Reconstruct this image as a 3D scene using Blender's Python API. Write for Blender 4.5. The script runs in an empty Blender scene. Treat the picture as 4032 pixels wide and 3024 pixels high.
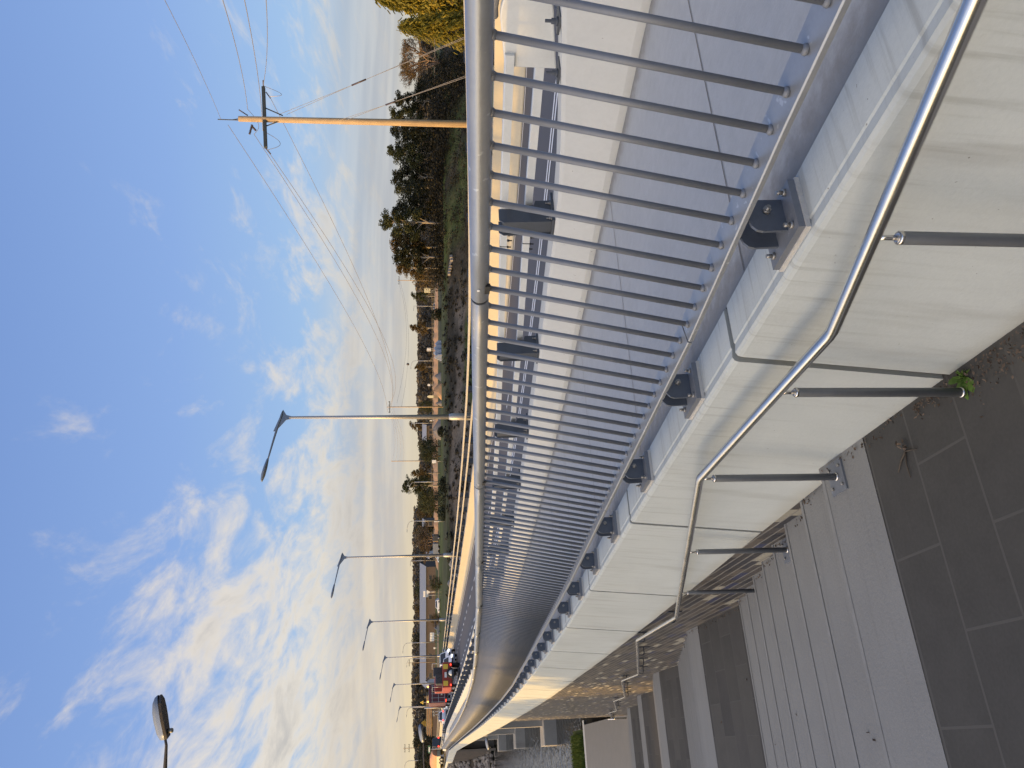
import bpy, bmesh, math, random
from mathutils import Vector, Matrix
random.seed(7)
R = math.radians
scene = bpy.context.scene
C = scene.collection

# ------------------------------------------------------------------ camera (the photograph is turned on its side: up is image-left)
PITCH = math.atan(321/3000.0)
cam_d = bpy.data.cameras.new("camera"); cam = bpy.data.objects.new("camera", cam_d); C.objects.link(cam)
cam_d.sensor_width = 36; cam_d.lens = 36*3000/4032; cam_d.clip_start = .05; cam_d.clip_end = 6000
fwd = Vector((0, math.cos(PITCH), -math.sin(PITCH))); upv = Vector((0, math.sin(PITCH), math.cos(PITCH))); rgt = Vector((1, 0, 0))
m = Matrix((-upv, rgt, -fwd)).transposed().to_4x4()
cam.matrix_world = m
scene.camera = cam

# ------------------------------------------------------------------ sky, sun, exposure
SUN_EL, SUN_AZ = R(6.0), math.atan2(-.93, -.37)
SDIR = Vector((math.sin(SUN_AZ)*math.cos(SUN_EL), math.cos(SUN_AZ)*math.cos(SUN_EL), math.sin(SUN_EL)))
sun_d = bpy.data.lights.new("sun", 'SUN'); sun_d.energy = 4.2; sun_d.angle = R(.55); sun_d.color = (1, .57, .13)
sun = bpy.data.objects.new("sun", sun_d); C.objects.link(sun)
sun.rotation_euler = SDIR.to_track_quat('Z', 'Y').to_euler()
scene.view_settings.view_transform = 'Standard'; scene.view_settings.look = 'None'
scene.view_settings.exposure = 0.0; scene.view_settings.gamma = 1

class NT:
    def __init__(s, tree): s.t = tree; s.n = tree.nodes; s.l = tree.links
    def node(s, typ, **kw):
        n = s.n.new(typ)
        for k, v in kw.items(): setattr(n, k, v)
        return n
    def inp(s, sock, v):
        if hasattr(v, 'is_output') or hasattr(v, 'links'): s.l.new(v, sock)
        else: sock.default_value = v
    def math(s, op, a, b=None, c=None, clamp=False):
        n = s.node('ShaderNodeMath', operation=op, use_clamp=clamp)
        for i, v in enumerate((a, b, c)):
            if v is not None: s.inp(n.inputs[i], v)
        return n.outputs[0]
    def mix(s, f, a, b, mode='MIX'):
        n = s.node('ShaderNodeMix', data_type='RGBA', blend_type=mode)
        s.inp(n.inputs[0], f)
        for i, v in ((6, a), (7, b)):
            if isinstance(v, tuple) and len(v) == 3: v = v+(1,)
            s.inp(n.inputs[i], v)
        return n.outputs[2]
    def ramp(s, f, stops, interp='LINEAR'):
        n = s.node('ShaderNodeValToRGB'); n.color_ramp.interpolation = interp
        e = n.color_ramp.elements
        while len(e) > 1: e.remove(e[-1])
        e[0].position = stops[0][0]; e[0].color = tuple(stops[0][1])+(1,)
        for p, c in stops[1:]:
            k = e.new(p); k.color = tuple(c)+(1,)
        s.inp(n.inputs[0], f); return n.outputs[0]
    def rng(s, f, a, b, c=0., d=1., smooth=True):
        n = s.node('ShaderNodeMapRange', interpolation_type='SMOOTHSTEP' if smooth else 'LINEAR')
        for i, v in enumerate((f, a, b, c, d)): s.inp(n.inputs[i], v)
        return n.outputs[0]
    def noise(s, vec, scale, detail=4, rough=.55, dist=0., scl=None):
        if scl is not None:
            mp = s.node('ShaderNodeMapping'); mp.inputs['Scale'].default_value = scl; s.inp(mp.inputs[0], vec); vec = mp.outputs[0]
        n = s.node('ShaderNodeTexNoise'); s.inp(n.inputs['Vector'], vec)
        n.inputs['Scale'].default_value = scale; n.inputs['Detail'].default_value = detail
        n.inputs['Roughness'].default_value = rough; n.inputs['Distortion'].default_value = dist
        return n.outputs['Fac']

world = bpy.data.worlds.new("World"); scene.world = world; world.use_nodes = True
w = NT(world.node_tree); w.n.clear()
tc = w.node('ShaderNodeTexCoord').outputs['Generated']
sep = w.node('ShaderNodeSeparateXYZ'); w.l.new(tc, sep.inputs[0]); dx, dy, dz = sep.outputs
sky = w.node('ShaderNodeTexSky', sky_type='NISHITA'); sky.sun_disc = False
sky.sun_elevation = SUN_EL; sky.sun_rotation = SUN_AZ % (2*math.pi); sky.air_density = 1.0; sky.dust_density = 1.2; sky.ozone_density = 1.5
# clouds lie on a high flat layer: directions are projected onto it, so they flatten and crowd towards the horizon
zz = w.math('ADD', w.math('MAXIMUM', dz, 0.0), .13)
px = w.math('DIVIDE', dx, zz); py = w.math('DIVIDE', dy, zz)
comb = w.node('ShaderNodeCombineXYZ'); w.l.new(px, comb.inputs[0]); w.l.new(py, comb.inputs[1])
def cmap(rot, scl, loc=(0, 0, 0)):
    mp = w.node('ShaderNodeMapping'); w.l.new(comb.outputs[0], mp.inputs[0])
    mp.inputs['Rotation'].default_value = (0, 0, rot); mp.inputs['Scale'].default_value = scl; mp.inputs['Location'].default_value = loc
    return mp.outputs[0]
n1 = w.noise(cmap(R(24), (2.5, 1.05, 1), (1.7, .4, 0)), 1.7, 10, .62, .5)
n2 = w.noise(cmap(R(-12), (.9, .55, 1), (4.2, 1.1, 0)), .9, 3, .5, .2)
n3 = w.noise(cmap(R(34), (4.5, 1.6, 1), (0, 7.3, 0)), 2.6, 7, .62, .5)
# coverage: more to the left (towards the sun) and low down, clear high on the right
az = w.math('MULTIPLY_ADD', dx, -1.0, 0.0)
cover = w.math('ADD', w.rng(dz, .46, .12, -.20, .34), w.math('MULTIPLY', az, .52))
cover = w.math('ADD', w.math('ADD', cover, w.rng(dz, .56, .80, 0., .55)), w.math('MULTIPLY', w.math('SUBTRACT', n2, .5), .75))  # overhead cloud added out of view to make the sky light less blue
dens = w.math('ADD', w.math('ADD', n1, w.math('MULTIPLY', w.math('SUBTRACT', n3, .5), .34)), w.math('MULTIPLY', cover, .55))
mask = w.rng(dens, .53, .86)
sdot = w.node('ShaderNodeVectorMath', operation='DOT_PRODUCT'); w.l.new(tc, sdot.inputs[0]); sdot.inputs[1].default_value = SDIR
sd = sdot.outputs['Value']
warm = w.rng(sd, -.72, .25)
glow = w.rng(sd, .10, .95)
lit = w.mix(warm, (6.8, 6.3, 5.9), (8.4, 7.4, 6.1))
shd = w.mix(warm, (4.5, 4.4, 4.5), (5.4, 4.9, 4.4))
ccol = w.mix(w.rng(w.math('SUBTRACT', dens, w.math('MULTIPLY', n3, .25)), .60, .92), lit, shd)
blue = w.ramp(w.rng(dz, 0., .55, 0., 1., False), [(0, (.46, .57, .70)), (.25, (.34, .52, .80)), (.55, (.25, .40, .76)), (1, (.17, .29, .63))])
blue10 = w.mix(1.0, blue, (9.3, 9.3, 9.3), 'MULTIPLY')
skyb = w.mix(.35, blue10, sky.outputs[0], 'ADD')
col = w.mix(w.math('MULTIPLY', mask, .92), blue10, ccol)
col = w.mix(.30, col, sky.outputs[0], 'ADD')
# layered low cloud and the pale band over the horizon
band = w.noise(cmap(0, (.25, .9, 1)), 2.2, 5, .5, .1)
low = w.rng(dz, .17, .05)
lcol = w.mix(w.rng(band, .40, .62), w.mix(warm, (4.7, 4.8, 5.0), (6.0, 5.3, 4.6)), w.mix(warm, (5.9, 5.9, 5.8), (8.0, 6.7, 4.9)))
col = w.mix(w.math('MULTIPLY', low, .85), col, lcol)
hor = w.rng(dz, .055, .012)
hcol = w.mix(warm, (6.5, 6.0, 4.9), (8.7, 6.9, 3.9))
col = w.mix(w.math('MULTIPLY', hor, .8), col, hcol)
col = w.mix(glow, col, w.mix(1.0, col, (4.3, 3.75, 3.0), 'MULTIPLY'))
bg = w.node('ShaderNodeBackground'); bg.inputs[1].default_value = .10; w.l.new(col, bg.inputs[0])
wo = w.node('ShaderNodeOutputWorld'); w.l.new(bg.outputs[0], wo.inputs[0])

# ------------------------------------------------------------------ coordinates: s runs along the bridge, a across it (to the left), z up
HB = .446
T = Vector((-math.sin(HB), math.cos(HB), 0)); N = Vector((-math.cos(HB), -math.sin(HB), 0)); O = Vector((.106, 2.99, 0))
def interp(x, xs, ys):
    if x <= xs[0]: return ys[0]+(ys[1]-ys[0])*(x-xs[0])/(xs[1]-xs[0])
    for i in range(1, len(xs)):
        if x <= xs[i]: return ys[i-1]+(ys[i]-ys[i-1])*(x-xs[i-1])/(xs[i]-xs[i-1])
    return ys[-1]+(ys[-1]-ys[-2])*(x-xs[-1])/(xs[-1]-xs[-2])
A0S = [-8, 0, 14, 28.8, 40.8, 61, 85, 108, 146, 190, 240]; A0A = [0, 0, .09, .31, .5, .78, 1.15, 1.55, 4.27, 9.5, 20]
def a0(s): return interp(s, A0S, A0A)
CS = [-8, -3, 0, 2.5, 5, 7.6, 10.2, 13.1, 16.4, 19, 22, 28, 36, 46, 240]; CZ = [-.70, -1.02, -1.233, -1.39, -1.57, -1.74, -1.89, -2.04, -2.18, -2.26, -2.33, -2.40, -2.45, -2.46, -2.46]
def cz(s): return interp(s, CS, CZ)
RS = [-8, -1.34, .11, .87, 3.83, 7.38, 13.71, 18.07, 21.83, 27.43, 36, 46, 240]; RZ = [.26, -.122, -.208, -.25, -.418, -.615, -.907, -1.066, -1.15, -1.25, -1.33, -1.36, -1.36]
def rz(s): return interp(s, RS, RZ)
BS = [-8, -1.28, .03, 2.53, 5, 11.94, 17.6, 22.53, 29.65, 36, 46, 240]; BZ = [-.48, -.945, -1.065, -1.222, -1.385, -1.76, -2.02, -2.145, -2.22, -2.26, -2.28, -2.28]
def bz(s): return interp(s, BS, BZ)
def P(s, a, z): return O+T*s+N*(a+a0(s))+Vector((0, 0, z))
def PW(s, a, z): return O+T*s+N*a+Vector((0, 0, z))
def sa(x, y):
    v = Vector((x, y, 0))-O
    return v.dot(T), v.dot(N)
def ray(V, y):
    X = 3024-y-1512.; u = 2016.-V
    return Vector((X, 3000*math.cos(PITCH)+u*math.sin(PITCH), -3000*math.sin(PITCH)+u*math.cos(PITCH)))
def at(V, y, d):
    r = ray(V, y); return r*(d/r.y)

# ------------------------------------------------------------------ mesh helpers
def tag(o, label=None, cat=None, group=None, kind=None):
    if label: o['label'] = label
    if cat: o['category'] = cat
    if group: o['group'] = group
    if kind: o['kind'] = kind
    return o
def empty(name, loc=(0, 0, 0), rz_=0, label=None, cat=None, group=None):
    o = bpy.data.objects.new(name, None); C.objects.link(o); o.location = loc; o.rotation_euler = (0, 0, rz_); o.empty_display_size = .2
    return tag(o, label, cat, group)
def copy_tree(o, parent=None):
    c = o.copy(); C.objects.link(c)
    if parent is not None: c.parent = parent; c.matrix_parent_inverse = o.matrix_parent_inverse.copy()
    for ch in KIDS.get(o.name, []):
        KIDS.setdefault(c.name, []).append(copy_tree(ch, c))
    return c
KIDS = {}
class MB:
    def __init__(s): s.v = []; s.f = []; s.uv = []; s.smooth = []; s.mi = []; s.has_uv = False; s.col = None
    def vert(s, p): s.v.append(tuple(p)); return len(s.v)-1
    def face(s, idx, uv=None, smooth=False, mi=0):
        s.f.append(tuple(idx)); s.smooth.append(smooth); s.mi.append(mi)
        if uv is not None: s.has_uv = True
        s.uv.append(uv)
    def quad(s, a, b, c, d, uv=None, mi=0):
        i = [s.vert(p) for p in (a, b, c, d)]; s.face(i, uv, False, mi)
    def box(s, c, sz, M=None, mi=0):
        x, y, z = (q/2 for q in sz); cc = Vector(c); pts = []
        for k in ((-x, -y, -z), (x, -y, -z), (x, y, -z), (-x, y, -z), (-x, -y, z), (x, -y, z), (x, y, z), (-x, y, z)):
            p = Vector(k)
            p = (M @ p if M is not None else p)+cc
            pts.append(s.vert(p))
        for q in ((3, 2, 1, 0), (4, 5, 6, 7), (0, 1, 5, 4), (1, 2, 6, 5), (2, 3, 7, 6), (3, 0, 4, 7)): s.face([pts[i] for i in q], mi=mi)
    def prism(s, poly, ax, ay, az, o, h, mi=0, smooth=False):
        """polygon (u,v) in plane ax,ay at origin o, thickness h along az (centred)"""
        n = len(poly); o = Vector(o)
        A = [s.vert(o+ax*u+ay*v-az*(h/2)) for u, v in poly]; B = [s.vert(o+ax*u+ay*v+az*(h/2)) for u, v in poly]
        s.face(A[::-1], mi=mi); s.face(B, mi=mi)
        for i in range(n): s.face((A[i], A[(i+1) % n], B[(i+1) % n], B[i]), smooth=smooth, mi=mi)
    def tube(s, pts, r, n=10, caps=True, mi=0):
        pts = [Vector(p) for p in pts]; rr = r if isinstance(r, (list, tuple)) else [r]*len(pts); rings = []
        prev = None
        for i, p in enumerate(pts):
            if i == 0: t = pts[1]-p
            elif i == len(pts)-1: t = p-pts[i-1]
            else: t = (pts[i+1]-p).normalized()+(p-pts[i-1]).normalized()
            t.normalize()
            if prev is None:
                u = t.orthogonal().normalized()
            else:
                u = prev-t*prev.dot(t)
                u = u.normalized() if u.length > 1e-6 else t.orthogonal().normalized()
            prev = u; v = t.cross(u)
            k = rr[i]
            if 0 < i < len(pts)-1:
                cs = max(.5, (pts[i+1]-p).normalized().dot(t))
            rings.append([s.vert(p+(u*math.cos(2*math.pi*j/n)+v*math.sin(2*math.pi*j/n))*k) for j in range(n)])
        for i in range(len(rings)-1):
            for j in range(n): s.face((rings[i][j], rings[i][(j+1) % n], rings[i+1][(j+1) % n], rings[i+1][j]), smooth=n > 5, mi=mi)
        if caps: s.face(rings[0][::-1], mi=mi); s.face(rings[-1], mi=mi)
    def sweep(s, prof, ss, zf, closed=True, caps=True, mi=0, smooth=False, uvs=1.0):
        """prof: (a, d) points, swept along the stations ss of the bridge, d measured from zf(s)"""
        n = len(prof); L = [0]
        for i in range(n): q, r_ = prof[i], prof[(i+1) % n]; L.append(L[-1]+math.hypot(q[0]-r_[0], q[1]-r_[1]))
        rows = [[s.vert(P(t, a, zf(t)+d)) for a, d in prof] for t in ss]
        for i in range(len(ss)-1):
            for j in range(n if closed else n-1):
                k = (j+1) % n
                s.face((rows[i][j], rows[i+1][j], rows[i+1][k], rows[i][k]), uv=[(ss[i], L[j]), (ss[i+1], L[j]), (ss[i+1], L[j+1]), (ss[i], L[j+1])], smooth=smooth, mi=mi)
        if caps and closed:
            s.face(rows[0], uv=[(ss[0]+a, d) for a, d in prof], mi=mi); s.face(rows[-1][::-1], uv=[(ss[-1]+a, d) for a, d in prof[::-1]], mi=mi)
    def lathe(s, prof, o, n=16, ax=Vector((0, 0, 1)), mi=0):
        o = Vector(o); u = ax.orthogonal().normalized(); v = ax.cross(u); rings = []
        for r, h in prof: rings.append([s.vert(o+ax*h+(u*math.cos(2*math.pi*j/n)+v*math.sin(2*math.pi*j/n))*r) for j in range(n)])
        for i in range(len(rings)-1):
            for j in range(n): s.face((rings[i][j], rings[i][(j+1) % n], rings[i+1][(j+1) % n], rings[i+1][j]), smooth=True, mi=mi)
        s.face(rings[0][::-1], mi=mi); s.face(rings[-1], mi=mi)
    def mesh(s, name, mats):
        me = bpy.data.meshes.new(name); me.from_pydata(s.v, [], s.f); me.update()
        if s.has_uv:
            uvl = me.uv_layers.new(name="UVMap"); d = uvl.data; k = 0
            for i, f in enumerate(s.f):
                u = s.uv[i]
                for j in range(len(f)): d[k].uv = u[j] if u is not None else (0, 0); k += 1
        me.polygons.foreach_set('use_smooth', s.smooth); me.polygons.foreach_set('material_index', s.mi)
        for mm in (mats if isinstance(mats, (list, tuple)) else [mats]): me.materials.append(mm)
        return me
    def build(s, name, mats, parent=None, bevel=0, loc=None, fix=True, wn=False):
        me = s.mesh(name, mats)
        if fix:
            b = bmesh.new(); b.from_mesh(me); bmesh.ops.recalc_face_normals(b, faces=b.faces); b.to_mesh(me); b.free()
        o = bpy.data.objects.new(name, me); C.objects.link(o)
        if parent is not None:
            o.parent = parent; KIDS.setdefault(parent.name, []).append(o)
            if loc is None: o.matrix_parent_inverse = (Matrix.Translation(parent.location) @ parent.rotation_euler.to_matrix().to_4x4()).inverted() if not parent.parent else Matrix.Identity(4)
        if loc is not None: o.location = loc
        if bevel:
            md = o.modifiers.new('bevel', 'BEVEL'); md.width = bevel; md.segments = 2; md.limit_method = 'ANGLE'; md.angle_limit = R(35)
        return o
def inst(me, name, parent=None, M=None):
    o = bpy.data.objects.new(name, me); C.objects.link(o)
    if parent is not None: o.parent = parent; KIDS.setdefault(parent.name, []).append(o)
    if M is not None: o.matrix_local = M if parent is None else M
    return o
def frange(a, b, n): return [a+(b-a)*i/n for i in range(n+1)]

# ------------------------------------------------------------------ materials
def mat(name, base=(.5, .5, .5), rough=.6, metal=0., var=.25, scale=4., fine=40., bump=0., streak=None, spec=.5, coord='Object', spots=None, second=None):
    mt = bpy.data.materials.new(name); mt.use_nodes = True; n = NT(mt.node_tree); n.n.clear()
    out = n.node('ShaderNodeOutputMaterial'); b = n.node('ShaderNodeBsdfPrincipled'); n.l.new(b.outputs[0], out.inputs[0])
    t = n.node('ShaderNodeTexCoord').outputs[coord]
    f1 = n.noise(t, scale, 5, .6); f2 = n.noise(t, fine, 3, .6)
    k = n.math('ADD', n.math('MULTIPLY', n.math('SUBTRACT', f1, .5), var*2), n.math('MULTIPLY', n.math('SUBTRACT', f2, .5), var*1.2))
    fac = n.math('ADD', k, 1.0)
    col = n.mix(1.0, tuple(base), (1, 1, 1), 'MULTIPLY')
    if second is not None: col = n.mix(n.rng(n.noise(t, scale*.45, 4, .6), .42, .62), tuple(base), tuple(second))
    cb = n.node('ShaderNodeCombineColor'); 
    for i in range(3): n.l.new(fac, cb.inputs[i])
    col = n.mix(1.0, col, cb.outputs[0], 'MULTIPLY')
    if streak is not None:
        scl, amt, dark = streak
        st = n.noise(t, 1.0, 6, .65, .2, scl=scl)
        col = n.mix(n.math('MULTIPLY', n.rng(st, .50, .74), amt), col, tuple(dark))
    if spots is not None:
        sc, thr, dark = spots
        sp = n.noise(t, sc, 2, .5)
        col = n.mix(n.math('MULTIPLY', n.rng(sp, thr, thr+.035), .8), col, tuple(dark))
    n.l.new(col, b.inputs['Base Color'])
    b.inputs['Metallic'].default_value = metal
    n.inp(b.inputs['Roughness'], n.math('ADD', n.math('MULTIPLY', n.math('SUBTRACT', f1, .5), .25), rough))
    b.inputs['Specular IOR Level'].default_value = spec
    if bump:
        bp = n.node('ShaderNodeBump'); bp.inputs['Strength'].default_value = bump; bp.inputs['Distance'].default_value = .01
        n.l.new(f2, bp.inputs['Height']); n.l.new(bp.outputs[0], b.inputs['Normal'])
    return mt
def emis(name, col, st):
    mt = bpy.data.materials.new(name); mt.use_nodes = True; n = NT(mt.node_tree); b = n.n['Principled BSDF']
    b.inputs['Base Color'].default_value = col+(1,); b.inputs['Emission Color'].default_value = col+(1,); b.inputs['Emission Strength'].default_value = st
    return mt
def foliage(name, c1, c2, c3, scale=1.2):
    mt = bpy.data.materials.new(name); mt.use_nodes = True; n = NT(mt.node_tree); n.n.clear()
    out = n.node('ShaderNodeOutputMaterial')
    t = n.node('ShaderNodeTexCoord').outputs['Object']
    g = n.node('ShaderNodeNewGeometry')
    f = n.noise(t, scale, 4, .6)
    rnd = g.outputs['Random Per Island']
    k = n.math('ADD', n.math('MULTIPLY', f, .75), n.math('MULTIPLY', rnd, .35))
    col = n.ramp(k, [(.3, c1), (.55, c2), (.8, c3)])
    d = n.node('ShaderNodeBsdfPrincipled'); n.l.new(col, d.inputs['Base Color']); d.inputs['Roughness'].default_value = .6; d.inputs['Specular IOR Level'].default_value = .25
    tr = n.node('ShaderNodeBsdfTranslucent'); n.l.new(col, tr.inputs['Color'])
    ms = n.node('ShaderNodeMixShader'); ms.inputs[0].default_value = .28; n.l.new(d.outputs[0], ms.inputs[1]); n.l.new(tr.outputs[0], ms.inputs[2])
    n.l.new(ms.outputs[0], out.inputs[0]); return mt
M = {}
M['panel'] = mat('precast_concrete', (.455, .485, .47), .75, 0, .10, 2.2, 30, .15, ((7, 7, .6), .55, (.35, .345, .32)), spots=(70, .735, (.16, .15, .14)))
M['joint'] = mat('joint_sealant', (.13, .125, .115), .85, 0, .2)
M['path_old'] = mat('footpath_concrete', (.43, .415, .395), .8, 0, .12, 2.5, 22, .2, spots=(30, .76, (.17, .15, .13)))
M['kerb'] = mat('barrier_concrete', (.505, .515, .495), .75, 0, .09, 3, 26, .15, spots=(26, .735, (.2, .19, .17)))
M['nosing'] = mat('worn_step_edge', (.212, .211, .202), .85, 0, .25, 5, 24, .2)
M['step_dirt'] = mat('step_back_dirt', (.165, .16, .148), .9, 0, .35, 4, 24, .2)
M['stair'] = mat('step_concrete', (.205, .205, .196), .85, 0, .16, 2.2, 60, .3, ((.9, 26, 1), .40, (.15, .148, .14)), spots=(7, .80, (.08, .07, .05)), coord='UV')
M['galv'] = mat('galvanised_steel', (.175, .187, .208), .50, .25, .16, 9, 70, .05, spots=(34, .70, (.28, .30, .32)))
M['top_rail'] = mat('galvanised_handrail_tube', (.33, .345, .36), .38, .55, .14, 7, 60, .05, spots=(26, .68, (.50, .52, .53)))
M['galv_rail'] = mat('galvanised_rail_steel', (.56, .58, .57), .5, .15, .10, 6, 50, .05)
M['cheek'] = mat('bracket_steel', (.10, .115, .14), .45, .3, .2, 9, 60)
M['dark_steel'] = mat('dull_dark_steel', (.075, .085, .10), .5, .35, .2, 6, 50, .05)
M['post_steel'] = mat('grey_post_tube', (.20, .21, .22), .45, .55, .12, 9, 60, .03)
M['stainless'] = mat('stainless_steel', (.68, .66, .63), .22, 1.0, .08, 5, 90, .0)
M['bolt'] = mat('zinc_bolt', (.30, .29, .27), .4, .7, .3, 30, 120)
M['grout'] = mat('grout', (.48, .46, .42), .85, 0, .2, 14, 60, .3)
M['asphalt'] = mat('asphalt', (.075, .075, .082), .85, 0, .22, 1.2, 60, .2)
M['paint'] = mat('road_paint', (.72, .72, .72), .6, 0, .12, 8, 50)
M['wood'] = mat('weathered_pole_timber', (.42, .30, .17), .8, 0, .35, 2, 30, .3, ((14, 14, .7), .6, (.17, .12, .08)))
M['bark'] = mat('bark', (.16, .125, .095), .9, 0, .35, 4, 30, .3)
M['pale_bark'] = mat('pale_bark', (.34, .30, .25), .9, 0, .3, 3, 30, .3)
M['twig'] = mat('bare_twigs', (.24, .165, .11), .9, 0, .3, 3, 30)
M['wire'] = mat('aluminium_wire', (.34, .31, .27), .5, .5, .1)
M['insul'] = mat('brown_insulator', (.07, .05, .05), .35, 0, .2)
M['arm'] = mat('dark_crossarm', (.06, .065, .06), .6, 0, .2)
M['rock'] = mat('riprap_stone', (.20, .18, .155), .9, 0, .35, .6, 9, .4, second=(.30, .27, .24))
M['abut'] = mat('timber_formed_abutment', (.24, .20, .155), .85, 0, .3, 1.5, 14, .2)
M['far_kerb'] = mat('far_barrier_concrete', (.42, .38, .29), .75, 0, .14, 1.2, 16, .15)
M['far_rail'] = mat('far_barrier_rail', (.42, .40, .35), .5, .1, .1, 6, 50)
M['pier'] = mat('pier_concrete', (.36, .34, .30), .8, 0, .2, .8, 12, .2, ((.9, .9, .2), .5, (.20, .18, .15)))
M['roof'] = mat('grey_metal_roof', (.22, .24, .27), .5, .1, .1, .5, 6)
M['roof_pale'] = mat('pale_metal_roof', (.28, .29, .31), .5, .1, .1, .5, 6)
M['brick'] = mat('brown_brick_wall', (.11, .085, .07), .85, 0, .25, 2, 14)
M['white_wall'] = mat('white_weatherboard', (.62, .60, .55), .7, 0, .1)
M['soil'] = mat('bare_orange_soil', (.42, .25, .13), .95, 0, .3, .8, 8, .5)
M['dirt'] = mat('grey_spoil', (.20, .18, .165), .95, 0, .3, .8, 8, .5)
M['tarp'] = mat('blue_grey_sheeting', (.30, .35, .44), .6, 0, .2, 1, 8, .2)
M['fence'] = mat('yard_fence_timber', (.30, .24, .16), .85, 0, .2)
M['sign_white'] = mat('sign_board_white', (.78, .77, .72), .5, 0, .06)
M['sign_yel'] = mat('sign_board_cream', (.80, .72, .45), .5, 0, .06)
M['sign_amber'] = mat('warning_sign_yellow', (.75, .52, .06), .5, 0, .08)
M['sign_blue'] = mat('road_sign_blue_grey', (.22, .28, .36), .5, 0, .08)
M['sign_green'] = mat('road_sign_green', (.06, .18, .10), .5, 0, .08)
M['black'] = mat('black_paint', (.02, .02, .02), .5, 0, .1)
M['rubber'] = mat('tyre_rubber', (.025, .025, .025), .8, 0, .2)
M['glass'] = mat('tinted_glass', (.03, .035, .045), .12, 0, .05)
M['car_white'] = mat('white_car_paint', (.72, .74, .78), .3, 0, .04, spec=.6)
M['car_blue'] = mat('pale_blue_car_paint', (.42, .52, .66), .3, 0, .04, spec=.6)
M['car_dark'] = mat('dark_car_paint', (.035, .037, .045), .3, 0, .05, spec=.6)
M['car_grey'] = mat('grey_car_paint', (.16, .18, .2), .35, 0, .05)
M['truck_red'] = mat('red_truck_paint', (.30, .045, .025), .45, 0, .12, 1, 10)
M['maroon'] = mat('maroon_truck_paint', (.10, .02, .03), .4, 0, .12, 1, 10)
M['orange'] = mat('orange_load_cover', (.62, .30, .15), .7, 0, .15, 1, 10)
M['cream'] = mat('cream_panel', (.60, .55, .38), .6, 0, .1)
M['lamp_grey'] = mat('lamp_housing_grey', (.20, .235, .29), .4, .3, .08)
M['lamp_dark'] = mat('lamp_underside', (.055, .05, .05), .6, 0, .1)
M['lamp_pole'] = mat('galvanised_lamp_pole', (.38, .38, .37), .45, .45, .07)
M['leaf_dry'] = mat('dry_leaf', (.10, .07, .048), .8, 0, .35, 20, 60)
M['white_pier'] = M['kerb']
M['headlight'] = emis('headlight_lit', (1, .96, .86), 6.0)
M['taillight'] = emis('taillight_lit', (1, .06, .03), 3.0)
M['beacon'] = emis('amber_beacon_lit', (1, .42, .08), 5.0)
M['g_dark'] = foliage('dark_gum_foliage', (.014, .019, .009), (.032, .036, .016), (.075, .066, .03))
M['g_mid'] = foliage('olive_gum_foliage', (.022, .030, .011), (.052, .060, .021), (.11, .10, .04))
M['g_warm'] = foliage('bronze_foliage', (.055, .04, .015), (.12, .085, .03), (.20, .13, .05))
M['g_gold'] = foliage('golden_cypress_foliage', (.07, .075, .010), (.20, .17, .022), (.38, .28, .035), 1.6)
M['g_bush'] = foliage('dark_bush_foliage', (.010, .014, .008), (.020, .026, .012), (.035, .04, .018))
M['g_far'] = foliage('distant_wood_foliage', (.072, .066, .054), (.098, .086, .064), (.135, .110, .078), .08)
M['g_scrub'] = foliage('bank_scrub', (.010, .010, .006), (.022, .021, .012), (.055, .046, .027), .25)
M['g_grass'] = foliage('bright_grass', (.035, .06, .012), (.065, .11, .02), (.11, .15, .035), .8)
M['g_weed'] = foliage('fresh_weed', (.05, .10, .015), (.10, .18, .03), (.17, .26, .06), 6)
M['g_yellow'] = foliage('autumn_foliage', (.40, .25, .04), (.62, .42, .08), (.75, .55, .15), .6)

pm = bpy.data.materials.new('footpath_concrete'); pm.use_nodes = True; n = NT(pm.node_tree); b = n.n['Principled BSDF']
uv = n.node('ShaderNodeTexCoord').outputs['UV']; su = n.node('ShaderNodeSeparateXYZ'); n.l.new(uv, su.inputs[0])
f1 = n.noise(uv, 1.6, 6, .65); f2 = n.noise(uv, 14, 4, .6); f3 = n.noise(uv, 90, 2, .6); br_ = n.noise(uv, 1.0, 3, .6, 0, (3, 60, 1))
k = n.math('ADD', n.math('ADD', n.math('MULTIPLY', f1, .22), n.math('MULTIPLY', f2, .22)), n.math('ADD', n.math('MULTIPLY', f3, .16), n.math('ADD', n.math('MULTIPLY', br_, .14), .63)))
cb = n.node('ShaderNodeCombineColor')
for i in range(3): n.l.new(k, cb.inputs[i])
c = n.mix(1.0, (.355, .372, .385), cb.outputs[0], 'MULTIPLY')
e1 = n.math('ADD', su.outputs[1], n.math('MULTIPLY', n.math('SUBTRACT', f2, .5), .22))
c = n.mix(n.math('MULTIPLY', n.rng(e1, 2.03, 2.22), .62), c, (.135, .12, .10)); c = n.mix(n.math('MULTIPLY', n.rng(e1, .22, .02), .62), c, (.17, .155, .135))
sp_ = n.noise(uv, 26, 2, .5); c = n.mix(n.math('MULTIPLY', n.rng(sp_, .77, .80), .8), c, (.16, .14, .12))
n.l.new(c, b.inputs['Base Color']); b.inputs['Roughness'].default_value = .85; b.inputs['Specular IOR Level'].default_value = .3
bp = n.node('ShaderNodeBump'); bp.inputs['Strength'].default_value = .25; bp.inputs['Distance'].default_value = .006; n.l.new(f3, bp.inputs['Height']); n.l.new(bp.outputs[0], b.inputs['Normal'])
M['path'] = pm
pm = bpy.data.materials.new('weathered_precast'); pm.use_nodes = True; n = NT(pm.node_tree); b = n.n['Principled BSDF']
uv = n.node('ShaderNodeTexCoord').outputs['UV']; su = n.node('ShaderNodeSeparateXYZ'); n.l.new(uv, su.inputs[0])
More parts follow.
